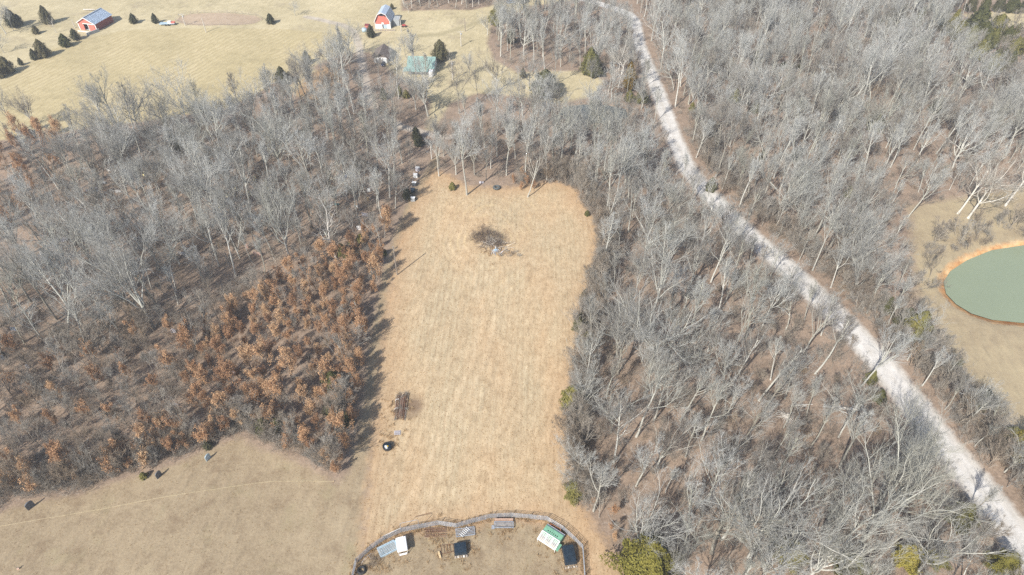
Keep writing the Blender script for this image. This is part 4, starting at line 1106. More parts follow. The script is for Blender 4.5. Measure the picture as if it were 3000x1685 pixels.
# green feeder with white slatted guard
c = mid_of((1590, 1570), (1600, 1560), (1640, 1590), (1625, 1610)); rz = ang((1582, 1584), (1628, 1614))
t = thing('green_feeder', 'green livestock feeder with a white slatted guard in the corral', 'feeder', c, rz)
MB().box((0, .62, .72), (3.5, 1.5, 1.2)).build('hopper', 'green', t, .05)
MB().box((0, .95, 1.36), (3.4, .5, .10)).build('lid', 'green', t)
for k in range(6): MB().box((-.9 + k * .36, .55, 1.345), (.14, .22, .03)).build('slot_shade', 'dark', t)  # recess shade put in as near-black blocks on the lid
MB().box((0, 1.5, 1.05), (3.5, .34, .08)).build('back_board', 'lilac', t)
gd = thing('guard_helper', 'x', 'x'); bpy.data.objects.remove(gd)
gm = MB()
for y, z in ((-1.55, .95), (.0, 1.38)): gm.box((0, y, z), (3.5, .12, .10))
slope = math.atan2(.43, 1.55)
for x in (-1.7, -.57, .57, 1.7): gm.box((x, -.775, 1.165), (.14, 1.6, .09), rx=slope)
g = gm.build('guard', 'white', t)
for k in range(7):
    f = (k + .8) / 8.2; MB().box((0, -1.55 + f * 1.55, .955 + f * .43), (3.3, .075, .05), rx=slope).build('slat', 'white', g)
for x in (-1.7, 1.7): MB().tube((x, -1.55, -.05), (x, -1.55, .92), .04).build('leg', 'white', t)
MB().box((2.0, -.75, .8), (.45, 1.4, .07)).build('end_tray', 'green', t)
t = thing('orange_frame', 'orange rusted A-frame between the green feeder and the fence', 'frame', mid_of((1612, 1545), (1642, 1562)), ang((1612, 1545), (1642, 1562)))
for x in (-.95, .95):
    MB().tube((x - .18, .0, -.05), (x, 0, 1.3), .04).build('leg', 'orange_st', t); MB().tube((x + .18, .0, -.05), (x, 0, 1.3), .04).build('leg', 'orange_st', t)
MB().tube((-.95, 0, 1.3), (.95, 0, 1.3), .035).build('top_bar', 'orange_st', t)
# ring feeder / tyre and hoop
t = thing('feeder_ring', 'dark round rubber feeder ring at the bottom left of the corral', 'feeder', gp(1060, 1673))
MB().torus(.58, .2, (0, 0, .2)).build('ring', 'rubber', t); MB().torus(.56, .12, (0, 0, .46)).build('rim', 'rubber', t)
t = thing('pipe_hoop', 'bent pale pipe hoop over dry weeds beside the blue-grey rack', 'hoop', gp(1076, 1640), ang((1070, 1648), (1096, 1624)))
MB().path([(-1.2, 0, 0), (-1.05, 0, .5), (-.7, 0, .8), (-.2, 0, .95), (.4, 0, .9), (1.0, 0, .7)], .03).build('pipe', 'galv', t)
MB().tube((.4, 0, .9), (.5, -.5, .1), .025).build('stay', 'galv', t)
for k, (x, y) in enumerate([(1090, 1640), (1105, 1650), (1096, 1655), (1112, 1640), (1085, 1655), (1100, 1632)]):
    o = add_obj('dry_weed', BRUSH[2 if k % 2 else 0]); o.location = gp(x, y); o.scale = (.5, .5, .34); o.rotation_euler = (0, 0, k)
    tag(o, 'brown dry weed clump near the pipe hoop, %s from the hoop' % ORD[k], 'weed', 'weeds by the hoop')
t = thing('stick_pair', 'thin fallen rusty pole lying on the grass beyond the gate hoop', 'pole', gp(1240, 1508), ang((1222, 1506), (1264, 1497)))
MB().tube((-1.4, 0, .06), (1.4, .1, .08), .04).build('pole', 'rust', t)

# ------------------------------------------------------------------ things out on the dry field
t = thing('rusty_pile', 'long rectangular heap of rusty brown poles on the dry field', 'pile', mid_of((1157, 1153), (1193, 1149), (1196, 1229), (1155, 1240)), R(2))
rp = random.Random(3)
for k in range(46):
    x = rp.uniform(-1.1, 1.1); L = rp.uniform(4.2, 6.6); y = rp.uniform(-.3, .3); z = .08 + .55 * (1 - abs(x) / 1.3) * rp.random()
    MB().tube((x, y - L / 2, z), (x + rp.uniform(-.35, .35), y + L / 2, z + rp.uniform(-.1, .15)), rp.uniform(.03, .06), 5).build('pole', ('rust', 'rust', 'rust_pale', 'brush')[k % 4], t)
for k, y in enumerate((-.8, 1.4)): MB().path([(-1.3, y, .3), (-1.0, y + .08, .7), (-.5, y + .1, .72)], .035).build('strap', 'white', t)
for k in range(26):
    x, y = rp.uniform(-1.2, 1.4), rp.uniform(-3.4, 3.4)
    w = np.array(t.location[:2]) + np.array([x, y])
o = gn_scatter('pile_weeds', [(t.location.x + rp.uniform(-1.2, 1.3), t.location.y + rp.uniform(-3.3, 3.3), .0) for k in range(34)], [(0, 0, rp.uniform(0, 6)) for k in range(34)], [rp.uniform(.2, .4) for k in range(34)], [k % 3 for k in range(34)], BRUSH[:3], label='dark dry weeds grown through the rusty pile')
t = thing('pallet', 'small pale grey pallet lying on the field below the rusty pile', 'pallet', gp(1164, 1269), R(4))
for y in (-.4, 0, .4): MB().box((0, y, .06), (1.2, .09, .1)).build('bearer', 'wood', t)
for k in range(6): MB().box((-.52 + k * .21, 0, .13), (.1, 1.0, .03)).build('slat', 'lilac', t)
t = thing('black_tub', 'round black tub on the field holding white and yellow containers', 'tub', gp(1136, 1312))
MB().lathe([(.2, 0), (.8, 0), (.92, .25), (.95, .62), (.86, .68), (.82, .45), (.3, .42)], 18).build('tub', 'rubber', t)
MB().lathe([(.05, .40), (.80, .44), (.72, .60), (.3, .74), (.05, .78)], 18).build('cover', 'tarp', t)
MB().box((-.25, -.3, .82), (.36, .28, .3), .3).build('container', 'white', t); MB().box((-.02, -.5, .74), (.25, .22, .25), .1).build('container', 'white', t)
MB().box((.10, -.22, .82), (.24, .16, .22), .2).build('container', 'yellow_paint', t)
t = thing('field_pole', 'slender utility pole without cross-arm at the left edge of the field', 'pole', gp(1164, 806))
MB().tube((0, 0, -.5), (0, 0, 8.75), .15, 10, .11).build('shaft', 'pole', t); MB().tube((0, 0, 8.75), (0, 0, 8.8), .12, 10).build('cap', 'galv', t); MB().tube((.12, -.06, 7.9), (.12, -.06, 8.3), .05).build('bracket', 'galv', t)
# thicket and scrap heap
M['dark_brush'] = bark('dark brown brush', [(0, (.13, .095, .075)), (1, (.19, .15, .12))])
TH = []
for b_ in (BRUSH[1], BRUSH[4]):
    c_ = b_.copy(); c_.materials[0] = M['dark_brush']; TH.append(c_)
rt_ = random.Random(8)
for k in range(20):
    a_ = k * 2.4; rr = math.sqrt((k + .5) / 20)
    x, y = THICKET[0] - .6 + 4.1 * rr * math.cos(a_) - .9 * rr * math.sin(a_), THICKET[1] + .4 + 2.9 * rr * math.sin(a_)
    o = add_obj('thicket_shrub', TH[k % 2] if k % 5 else BRUSH[1]); o.location = (x, y, z_at(x, y)); o.rotation_euler = (0, 0, k); s = rt_.uniform(.55, .8); o.scale = (s, s, s * 1.05)
    tag(o, 'dark brown leafless shrub in the thicket in mid-field, %s from its middle' % ORD[k], 'shrub', 'shrubs of the field thicket')
for k in range(7):
    x, y = G(1466 + k * 9, 752 - (k % 3) * 6)
    o = add_obj('thicket_shrub', BRUSH[(0, 2)[k % 2]]); o.location = (x, y, z_at(x, y)); s = rt_.uniform(.45, .7); o.scale = (s, s, s * .8)
    tag(o, 'low brown shrub trailing right of the scrap heap, %s from the heap' % ORD[k], 'shrub', 'shrubs of the field thicket')
t = thing('brush_pile', 'raised tangle of grey-brown cut branches in the mid-field thicket', 'brush pile', gp(1440, 722))
for k in range(110):
    x = rt_.uniform(-2.6, 3.6); y = rt_.uniform(-1.2, 1.6); L_ = rt_.uniform(1.2, 3.0); a_ = rt_.uniform(0, 6.28); e_ = rt_.uniform(-.1, .75); top = 1.25 * max(0, 1 - abs(x - .3) / 4.2) * max(0, 1 - abs(y - .2) / 2.2)
    p_ = Vector((x, y, .05 + top * rt_.random())); q_ = p_ + Vector((math.cos(a_) * math.cos(e_), math.sin(a_) * math.cos(e_), math.sin(e_))) * L_ * (1 if k % 4 else 1.3)
    MB().tube(p_, q_, rt_.uniform(.03, .06), 5, .015).build('stick', ('dark_brush', 'dark_brush', 'brush', 'dead', 'dark_brush')[k % 5], t)
t = thing('scrap_heap', 'heap of white and grey scrap boards at the thicket in the field', 'heap', gp(1456, 741)); t.scale = (.8, .8, .8)
for k in range(20):
    x, y = rt_.uniform(-1.6, 2.6), rt_.uniform(-.9, .9); L = rt_.uniform(.8, 2.0)
    MB().box((x, y, .15 + .5 * rt_.random() * (1 - abs(x) / 3.5)), (L, rt_.uniform(.1, .25), .05), rt_.uniform(0, 3.1), rt_.uniform(-.3, .3), rt_.uniform(-.3, .3)).build('board', ('lilac', 'galv', 'wood', 'dirty_white', 'wood')[k % 5], t)
MB().box((-.5, .3, .5), (.9, .7, .6), .4, .25).build('crate', 'bluegrey', t)
MB().box((-.9, 1.0, .7), (.08, .3, 1.3), .1).build('upright', 'newwood', t)
MB().box((-.4, 1.1, .75), (.3, .3, 1.4), .1).build('upright', 'dirty_white', t)
for x in (-1.7, -1.1): MB().tube((x, -1.2, .1), (x + .2, -.5, .5), .06).build('leg', 'dirty_white', t)

# ------------------------------------------------------------------ boards and props along the lawn edge and in the left wood
def board(name, label, x, y, w, h, rz, mat, th=.09, round_top=True, lift=0.0, cat='board', lean=0):
    t = thing(name, label, cat, gp(x, y), rz)
    pts = [(-w / 2, lift), (w / 2, lift)]
    if round_top:
        for k in range(7):
            a_ = math.pi * k / 6; pts.append((w / 2 * math.cos(a_), lift + h * .72 + h * .28 * math.sin(a_)))
    else: pts += [(w / 2, lift + h), (-w / 2, lift + h)]
    p = MB().prism(pts, (0, th, 0), (0, -th / 2, 0)).build('panel', mat, t, .012)
    p.rotation_euler = (R(lean), 0, 0)
    for s in (-.32, .32): MB().box((w * s, th / 2 + .05, .25 + lift / 2), (.06, .08, .7 + lift)).build('stake', 'wood', t)
    return t
board('barrier_board', 'teal-grey upright board at the lawn edge nearest the oaks', 612, 1346, 1.15, 1.45, R(68), 'bluegrey', .12)
board('barrier_board', 'dark grey upright board at the lawn edge, middle one of three', 468, 1397, 1.2, 1.5, R(70), 'grey_board', .14)
board('barrier_board', 'dark grey upright board at the lawn edge, leftmost of three', 92, 1486, 1.35, 1.7, R(62), 'grey_board', .2)
board('target_board', 'pale lilac board with rounded top below the vase-shaped tree', 509, 975, 1.1, 1.25, R(12), 'lilac')
board('target_board', 'narrow white upright board left of the thin white stake', 573, 982, .5, 1.3, R(60), 'white')
board('target_board', 'blue-grey board at the left frame edge among the brush, upper one', 42, 968, 1.5, 1.1, R(-5), 'bluebd')
board('target_board', 'blue-grey board at the left frame edge among the brush, lower one', 8, 1054, 1.3, 1.3, R(0), 'bluebd')
board('target_board', 'slim white oval board in the dark brush near the left frame edge', 83, 1078, .6, 1.2, R(40), 'white')
board('target_board', 'blue-grey square board among the brown oaks', 690, 1098, .95, 1.1, R(-15), 'bluebd', round_top=False)
board('target_board', 'small white oval board in the lower oaks', 518, 1191, .65, 1.0, R(20), 'lilac')
board('target_board', 'small white board deep in the lower oak edge', 630, 1257, .4, .5, R(0), 'white')
board('target_board', 'tiny white board at the foot of saplings above the lawn', 297, 1380, .4, .6, R(0), 'white')
board('target_board', 'thin tilted white-edged board right of the vase-shaped tree foot', 420, 1010, .35, 1.3, R(70), 'dirty_white')
board('target_board', 'short white stake board between the brush and the oaks', 444, 1035, .3, .7, R(30), 'white')
board('target_board', 'square white board at the wood edge right of the dead snag', 1052, 674, 1.05, 1.3, R(4), 'white', round_top=False)
board('target_board', 'white square board nearest the lane in the left wood', 1081, 562, .85, 1.1, R(4), 'dirty_white', round_top=False)
board('target_board', 'yellow raw timber board near the lane in the left wood', 1078, 588, .75, 1.35, R(4), 'newwood', round_top=False)
board('target_board', 'pale square board left of the yellow timber board', 1043, 608, 1.0, .8, R(-8), 'dirty_white', round_top=False)
board('target_board', 'wide pale board below the yellow timber board', 1070, 633, 1.7, 1.0, R(-10), 'lilac', round_top=False)
board('target_board', 'small yellow timber board behind the dead snag', 973, 634, .8, 1.0, R(4), 'newwood', round_top=False)
board('target_board', 'teal low board behind the dead snag', 987, 602, 1.1, .6, R(0), 'teal_pl', round_top=False)
board('target_board', 'grey-lilac square board among the yellow bunkers', 708, 615, .9, .8, R(0), 'lilac', round_top=False)
board('target_board', 'small pinkish board standing in the left wood', 724, 728, .7, 1.2, R(25), 'pink', round_top=False)
board('target_board', 'long low pinkish board lying in the left wood', 755, 748, 2.4, .9, R(-14), 'pink', round_top=False)
board('target_board', 'mint and white low board beside a pale tree foot', 537, 748, 2.6, .9, R(-18), 'dirty_white', round_top=False)
board('target_board', 'white board tilted flat in the far left wood', 128, 746, 2.3, 1.2, R(-10), 'dirty_white', round_top=False, lean=-28)
board('target_board', 'small white board above the white sheeting heap', 243, 497, 1.2, .6, R(0), 'dirty_white', round_top=False)
board('target_board', 'small white board upper right of the white sheeting heap', 323, 502, 1.0, .6, R(0), 'white', round_top=False)
board('target_board', 'white and grey board right of the white sheeting heap', 348, 564, 1.6, .8, R(8), 'dirty_white', round_top=False)
board('target_board', 'small pale pink marker lying on the lawn near the bottom left', 54, 1668, .35, .3, R(20), 'pink', round_top=False)
t = thing('blue_barrel', 'small blue plastic barrel upright in the far left wood', 'barrel', gp(150, 658))
MB().lathe([(.28, 0), (.33, .2), (.35, .45), (.33, .75), (.28, .9)], 14).build('body', 'blue', t); MB().torus(.34, .02, (0, 0, .45), 14, 5).build('band', 'blue', t)
t = thing('blue_barrel', 'small blue plastic barrel near the top of the left wood by the lane', 'barrel', gp(1015, 521))
MB().lathe([(.28, 0), (.33, .2), (.35, .45), (.33, .75), (.28, .9)], 14).build('body', 'blue', t); MB().torus(.34, .02, (0, 0, .45), 14, 5).build('band', 'blue', t)
t = thing('white_stake', 'thin white stake standing at the oak edge beside the lilac board', 'stake', gp(543, 1014)); MB().tube((0, 0, -.2), (0, .05, 2.6), .05).build('shaft', 'white', t); MB().box((0, 0, 2.5), (.14, .14, .1)).build('cap', 'white', t)
# yellow bunkers
YL = ['highest of the yellow bunkers in the left wood', 'yellow bunker second from the right, upper of the tall pair', 'rightmost yellow bunker, lower of the tall pair', 'yellow bunker second from the left in the cluster', 'yellow bunker in the middle of the cluster', 'yellow bunker just above the lowest one', 'lowest and leftmost yellow bunker of the cluster', 'single yellow bunker far left of the cluster']
for k, (x, y) in enumerate([(747, 528), (779, 538), (783, 556), (694, 560), (733, 573), (670, 577), (647, 612), (426, 518)]):
    t = thing('yellow_bunker', 'cream ' + YL[k] if YL[k].startswith('yellow') else 'cream bunker, ' + YL[k], 'bunker', gp(x, y), k * .7, 'yellow bunkers in the left wood')
    MB().lathe([(.30, 0), (.52, .12), (.56, .35), (.42, .58)], 12).build('base_lobe', 'yellow', t)
    MB().lathe([(.36, .56), (.44, .72), (.44, .95), (.3, 1.12)], 12, (.1, 0, 0)).build('middle_lobe', 'yellow', t)
    MB().lathe([(.22, 1.1), (.3, 1.25), (.28, 1.5), (.08, 1.72)], 12, (.02, .05, 0)).build('top_lobe', 'yellow', t)
# white sheeting heap
def sheeting(label, x, y, w, d, h, seed):
    rs = random.Random(seed); t = thing('white_sheeting', label, 'sheeting', gp(x, y))
    for k in range(9):
        cx, cy = rs.uniform(-w / 2, w / 2), rs.uniform(-d / 2, d / 2); n = 6; vs = []; fs = []
        sw, sd2 = rs.uniform(.9, 1.8), rs.uniform(.5, 1.1); rot_ = rs.uniform(-.5, .5)
        for j in range(n + 1):
            for i in range(n + 1):
                u, v = (i / n - .5) * sw, (j / n - .5) * sd2
                vs.append((cx + u * math.cos(rot_) - v * math.sin(rot_), cy + u * math.sin(rot_) + v * math.cos(rot_), .06 + abs(h * .4 * math.sin(3 * u + k)) * rs.uniform(.5, 1) + .2 * rs.random()))
        for j in range(n):
            for i in range(n): a_ = j * (n + 1) + i; fs.append((a_, a_ + 1, a_ + n + 2, a_ + n + 1))
        MB().faces(vs, fs).build('sheet', 'dirty_white' if k % 3 else 'lilac', t)
    return t
sheeting('large heap of crumpled white sheeting in the upper left wood', 277, 548, 3.4, 5.6, .7, 4)
sheeting('small strewn white sheeting behind the leaning left trees', 178, 705, 4.0, 1.2, .5, 5)
# ladder stand at the oak edge
t = thing('ladder_stand', 'tall white and yellow timber frame stand at the oak edge by the field', 'stand', gp(1041, 922), R(-8))
for x in (-.55, .55): MB().box((x, 0, 2.1), (.11, .11, 4.4), ry=R(-1.5 * x)).build('post', 'white', t)
for x in (-.55, .55): MB().box((x, .75, 1.6), (.11, .11, 3.6), rx=R(14)).build('post', 'newwood', t)
for z in (.25, 2.2, 3.6): MB().box((0, .07, z), (1.1, .06, .10)).build('rung', 'white', t)
MB().tube((-.5, .02, .35), (.5, .02, 2.1), .04).build('brace', 'newwood', t); MB().box((.56, .06, 4.0), (.13, .05, .7)).build('end_band', 'yellow_paint', t)
MB().box((0, .55, 1.1), (1.05, .05, 1.5)).build('shadow_panel', 'grey_board', t)  # dark panel standing in for the shadow within the frame
# boxes at the lane
for k, (x, y, mt, lb) in enumerate([(1224, 501, 'lilac', 'white slanted box furthest up the lane'), (1218, 520, 'dirty_white', 'white square box second furthest up the lane'), (1214, 544, 'grey_board', 'dark box with white rim in the middle of the lane row'), (1210, 563, 'tarp', 'dark blue box beside the cedar at the lane'), (1210, 588, 'concrete', 'grey box with white top nearest the field at the lane')]):
    t = thing('lane_box', lb, 'box', gp(x, y), R(-6), 'boxes along the lane')
    MB().box((0, 0, .55), (1.15, .8, 1.05)).build('body', mt, t, .03); MB().box((0, .1, 1.1), (1.2, .7, .05), rx=R(8)).build('lid', 'white' if k != 3 else 'tarp', t)
    MB().tube((-.5, .45, 0), (-.5, .45, 1.7), .035).build('stake', 'white', t)
t = thing('tractor_tyre', 'large grey tractor tyre lying under trees at the field end', 'tyre', gp(1455, 551))
q = MB().torus(.72, .34, (0, 0, .36), 24, 10, .95).build('tyre', 'tyre_grey', t)
for k in range(20):
    a_ = k * math.pi / 10; MB().box((1.03 * math.cos(a_), 1.03 * math.sin(a_), .36), (.07, .09, .5), a_, R(25 if k % 2 else -25)).build('lug', 'tyre_grey', q)
board('target_board', 'pale blue-white low board under trees left of the tractor tyre', 1410, 537, 1.2, .6, R(0), 'lilac', round_top=False)
# pale hose line over the lawn
hp = [D(-20, 1328), D(120, 1303), D(300, 1272), D(480, 1240), D(600, 1222), D(690, 1211), D(780, 1211), D(850, 1214)]
t = thing('hose', 'thin pale hose lying straight across the lower left lawn', 'hose', (0, 0, 0))
pp = []
for a_, b_ in zip(hp[:-1], hp[1:]):
    for f in np.linspace(0, 1, 8)[:-1]:
        x, y = a_[0] + (b_[0] - a_[0]) * f, a_[1] + (b_[1] - a_[1]) * f; pp.append((x, y, z_at(x, y) + .05))
MB().path(pp, .024, 5).build('line', 'strawline', t)
MB().tube((*pp[-1][:2], pp[-1][2] - .1), (*pp[-1][:2], pp[-1][2] + .25), .05).build('peg', 'newwood', t)

# ------------------------------------------------------------------ fallen timber in the right woods
def logs(label, x, y, n, L, r, seed, spread_, base=0):
    rl = random.Random(seed); t = thing('fallen_logs', label, 'logs', gp(x, y), base)
    for k in range(n):
        a_ = rl.uniform(-.28, .28) + (math.pi / 2 if rl.random() < .12 else 0); l_ = L * rl.uniform(.6, 1.1); cx, cy = rl.uniform(-spread_, spread_), rl.uniform(-spread_ * .35, spread_ * .35)
        MB().tube((cx - math.cos(a_) * l_ / 2, cy - math.sin(a_) * l_ / 2, .15 + .3 * rl.random()), (cx + math.cos(a_) * l_ / 2, cy + math.sin(a_) * l_ / 2, .2 + .5 * rl.random()), r, 6, r * .5).build('log', 'dead', t)
logs('pale fallen logs on the bare bank in the upper right wood', 2430, 196, 9, 7, .2, 1, 5)
logs('splayed pale fallen branches left of the logs in the upper right wood', 2320, 205, 7, 5, .14, 2, 2.5, R(-35))
logs('grey fallen logs in the clearing of the right wood', 2460, 1196, 6, 5, .16, 3, 2.5, R(-14))
logs('short pale log across the clearing by the uprooted stump', 2340, 1196, 3, 4.2, .13, 4, 1.2, R(12))
t = thing('uprooted_stump', 'uprooted stump with roots splayed like a fan in the clearing', 'stump', gp(2302, 1223))
MB().tube((0, 0, -.1), (.3, .2, .8), .35, 8, .25).build('stump', 'dead', t)
for k in range(15):
    a_ = R(120 + k * 13); l_ = random.uniform(1.4, 2.6); MB().tube((.1 * math.cos(a_), .1 * math.sin(a_), .5), (l_ * math.cos(a_), l_ * math.sin(a_), random.uniform(.1, .7)), .09, 5, .03).build('root', 'dead', t)

# ------------------------------------------------------------------ farm buildings
def frame_of(A, B):
    a = np.array(G(*A)); b = np.array(G(*B)); return a, float(np.hypot(*(b - a))), math.atan2(b[1] - a[1], b[0] - a[0])
def slab(mb, p, q, r, s, th):
    """a thin sheet with thickness through four corners"""
    p, q, r, s = map(Vector, (p, q, r, s)); nn = (q - p).cross(s - p).normalized() * th
    mb.faces([p, q, r, s, p + nn, q + nn, r + nn, s + nn], [(3, 2, 1, 0), (4, 5, 6, 7), (0, 1, 5, 4), (1, 2, 6, 5), (2, 3, 7, 6), (3, 0, 4, 7)]); return mb
# long red shed
a, w, rz = frame_of((235.7, 85.4), (293, 86))
side = np.array(G(353, 61)) - np.array(G(293, 86)); dep = float(np.hypot(*side)); shear = math.atan2(side[1], side[0]) - rz
t = thing('red_shed', 'long red metal shed with grey-blue roof and open sliding door', 'shed', (*a, z_at(*a)), rz)
dx, dy = dep * math.cos(shear), dep * math.sin(shear)
dx, dy = 0.0, dep
rz_fix = shear - math.pi / 2
t.rotation_euler.z = rz + rz_fix * 0.5
E_, RG = 3.0, 5.1
d0_, d1_ = w * .30, w * .56
wl = MB(); wl.box((d0_ / 2, .06, E_ / 2), (d0_, .12, E_)).box(((d1_ + w) / 2, .06, E_ / 2), (w - d1_, .12, E_)).box(((d0_ + d1_) / 2, .06, E_ - .2), (d1_ - d0_, .12, .4))
wl.prism([(0, E_), (w, E_), (w / 2, RG)], (0, .12, 0)).build('front_wall', 'red', t)
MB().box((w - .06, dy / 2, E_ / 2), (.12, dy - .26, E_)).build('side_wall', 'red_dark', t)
MB().box((.06, dy / 2, E_ / 2), (.12, dy - .26, E_)).build('side_wall', 'red', t)
bw = MB(); bw.box((w / 2, dy - .06, E_ / 2), (w, .12, E_)); bw.prism([(0, E_), (w, E_), (w / 2, RG)], (0, .12, 0), (0, dy - .12, 0)).build('back_wall', 'red', t)
for s in (-1, 1):
    xe = w / 2 + s * (w / 2 + .35); ze = E_ - .35 * (RG - E_) / (w / 2)
    mb = MB(); q_ = [(w / 2, -.4, RG + .06), (xe, -.4, ze + .06), (xe, dy + .4, ze + .06), (w / 2, dy + .4, RG + .06)]
    r_ = slab(mb, *(q_ if s < 0 else q_[::-1]), .06).build('roof_panel', 'roof', t)
    for k in range(12):
        yy = -.3 + (dy + .6) * k / 11
        MB().tube((w / 2, yy, RG + .13), (xe, yy, ze + .13), .03, 4).build('seam', 'roof', r_)
    MB().tube((w / 2, -.42, RG), (xe, -.42, ze), .14, 4).build('rake_trim', 'white', t)
MB().box((w / 2, dy / 2, RG + .14), (.5, dy + .8, .06)).build('ridge_cap', 'roof', t)
for x in (.0, w): MB().box((x, -.04, E_ / 2), (.3, .1, E_)).build('corner_trim', 'white', t)
MB().box((w * .62, -.08, E_ - .35), (w * .68, .12, .22)).build('door_track', 'white', t)
dr = MB().box((d1_ + (w - d1_) * .42, -.09, (E_ - .45) / 2), ((w - d1_) * .8, .08, E_ - .5)).build('door', 'red', t); MB().box((d1_ + .12, -.15, (E_ - .45) / 2), (.2, .05, E_ - .5)).build('edge_trim', 'white', dr)
MB().box((w / 2, dy / 2, .03), (w - .3, dy - .3, .06)).build('floor', 'concrete', t)
MB().box((w + .1, -2.4, .55), (.35, 5.2, 1.3), R(-20)).build('retaining_wall', 'concrete', t)
MB().box((w * .45, -1.8, .12), (w * .8, .4, .5)).build('footing', 'stone', t)

# gambrel barn
a, w, rz = frame_of((1101.3, 84.0), (1144.8, 85.0))
t = thing('gambrel_barn', 'red gambrel-roofed barn with white stone base and pale metal roof', 'barn', (*a, z_at(*a)), rz + R(-1))
w = w * 1.0; dy = 8.0; B0, E_, KN, TP = 1.8, 3.0, 5.6, 6.4
kx = w * .22
gm_ = [(0, B0), (w, B0), (w, E_), (w - kx, KN), (w / 2, TP), (kx, KN), (0, E_)]
MB().prism(gm_, (0, .15, 0)).build('front_wall', 'red', t)
MB().prism(gm_, (0, .15, 0), (0, dy - .15, 0)).build('back_wall', 'red', t)
fb = MB(); fb.box((w * .23, .08, B0 / 2), (w * .46, .3, B0)).box((w * .89, .08, B0 / 2), (w * .22, .3, B0)).build('stone_base', 'white', t)
MB().box((w * .65, .12, B0 * .48), (w * .24, .1, B0 * .94)).build('door', 'bluegrey', t)
MB().box((w * .495, .2, B0 * .48), (w * .07, .08, B0 * .94)).build('doorway_shade', 'dark', t)  # shade of the open doorway, painted as a near-black block
MB().box((w * .5, -.02, B0 + .35), (w * .14, .08, .7)).build('loft_hatch', 'white', t)
MB().box((w * .5, -.04, KN - .15), (w * .34, .1, .7)).build('hay_opening_shade', 'dark', t)  # unlit loft opening, its shade given by a near-black panel
MB().box((w * .7, -.25, KN - .1), (.5, .5, .7), .5).build('hay_door_leaf', 'red_dark', t)
MB().box((w + .02, dy / 2, E_ / 2), (.15, dy - .3, E_)).build('side_wall', 'concrete', t); MB().box((-.02, dy / 2, E_ / 2), (.15, dy - .3, E_)).build('side_wall', 'red', t)
for s in (-1, 1):
    f = lambda x: w / 2 + s * (w / 2 - x)
    o_ = .32
    for (xa, za, xb, zb), nm in (((w / 2, TP + .1, kx - .02, KN + .1), 'upper_roof'), ((kx, KN + .1, -o_, E_ - .25), 'lower_roof')):
        q_ = [(f(xa), -.45, za), (f(xb), -.45, zb), (f(xb), dy + .45, zb), (f(xa), dy + .45, za)]
        slab(MB(), *(q_ if s < 0 else q_[::-1]), .07).build(nm, 'roof_pale', t)
        MB().tube((f(xa), -.47, za - .03), (f(xb), -.47, zb - .03), .13, 4).build('rake_trim', 'white', t)
    MB().box((f(0), -.03, E_ / 2), (.25, .35, E_)).build('corner_trim', 'white', t)
# lean-to beside the barn
MB().box((w + 1.6, dy * .62, 1.3), (2.8, dy * .5, 2.6)).build('lean_to', 'concrete', t)
fx = thing('barn_fence', 'weathered board fence in front of the red gambrel barn', 'fence', gp(1094, 92), ang((1094, 92), (1160, 92)))
for k in range(9): MB().box((k * 1.05, 0, .6), (.14, .14, 1.3)).build('post', 'pale_pole', fx)
for z in (.3, .65, 1.0): MB().box((4.2, -.09, z), (8.6, .04, .16)).build('board', 'wood', fx)
for x, y, s, mt, lb in ((1068, 92, 1.6, 'bluegrey', 'grey round tank left of the barn cedar'),):
    t = thing('water_tank', lb, 'tank', gp(x, y)); MB().lathe([(1.0, 0), (1.05, .6), (1.0, 1.25), (.2, 1.45)], 16).build('body', mt, t); MB().lathe([(.2, 1.43), (.2, 1.55)], 10).build('cap', mt, t)
t = thing('small_red_shed', 'small red hut half hidden behind the barn cedar', 'hut', gp(1070 + 1, 86), rz)
MB().box((.6, .6, .8), (1.5, 1.2, 1.5)).build('wall', 'red', t); MB().box((.6, .6, 1.6), (1.7, 1.4, .1), rx=R(8)).build('roof', 'red_dark', t)
t = thing('red_implement', 'red farm implement right of the gambrel barn', 'implement', gp(1184, 80))
MB().box((0, 0, .7), (1.4, .8, .5)).build('body', 'redmach', t)
for x in (-.6, .6): MB().lathe([(.4, -.1), (.4, .1)], 14, (x, -.5, .4)).build('wheel', 'rubber', t)
MB().tube((.7, 0, .6), (1.9, 0, .4), .06).build('drawbar', 'redmach', t)

# green-roofed house
a, w, rz = frame_of((1196, 214), (1271, 216.5))
t = thing('green_roof_house', 'white house with a pale green metal roof behind bare trees', 'house', (*a, z_at(*a)), rz)
dy, E_, RG = 8.0, 2.3, 4.6
wl = MB(); wl.box((w / 2, dy / 2, E_ / 2), (w - .2, dy - .2, E_)); wl.prism([(0, E_ - .02), (dy, E_ - .02), (dy / 2, RG - .15)], (w - .5, 0, 0), (.25, 0, 0), (0, 1, 0)).build('wall', 'white', t)
for s in (-1, 1):
    ye = dy / 2 + s * (dy / 2 + .5); ze = E_ - .1
    q_ = [(-.4, ye, ze), (w + .4, ye, ze), (w + .4, dy / 2, RG), (-.4, dy / 2, RG)]
    r_ = slab(MB(), *(q_ if s < 0 else q_[::-1]), .08).build('roof_panel', 'teal', t)
    for k in range(16): MB().tube((-.3 + (w + .6) * k / 15, ye, ze + .1), (-.3 + (w + .6) * k / 15, dy / 2, RG + .1), .03, 4).build('seam', 'teal', r_)
MB().box((w * .62, dy * .42, RG + .25), (.5, .5, 1.1)).build('chimney', 'shingle', t)
pr = slab(MB(), (-1.2, -2.6, 1.9), (w * .82, -2.6, 1.9), (w * .82, -.3, 2.4), (-1.2, -.3, 2.4), .06).build('porch_roof', 'teal', t)
for k in range(5): MB().box((-1 + k * (w * .82 + .9) / 4, -2.4, .95), (.12, .12, 1.9)).build('porch_post', 'white', t)
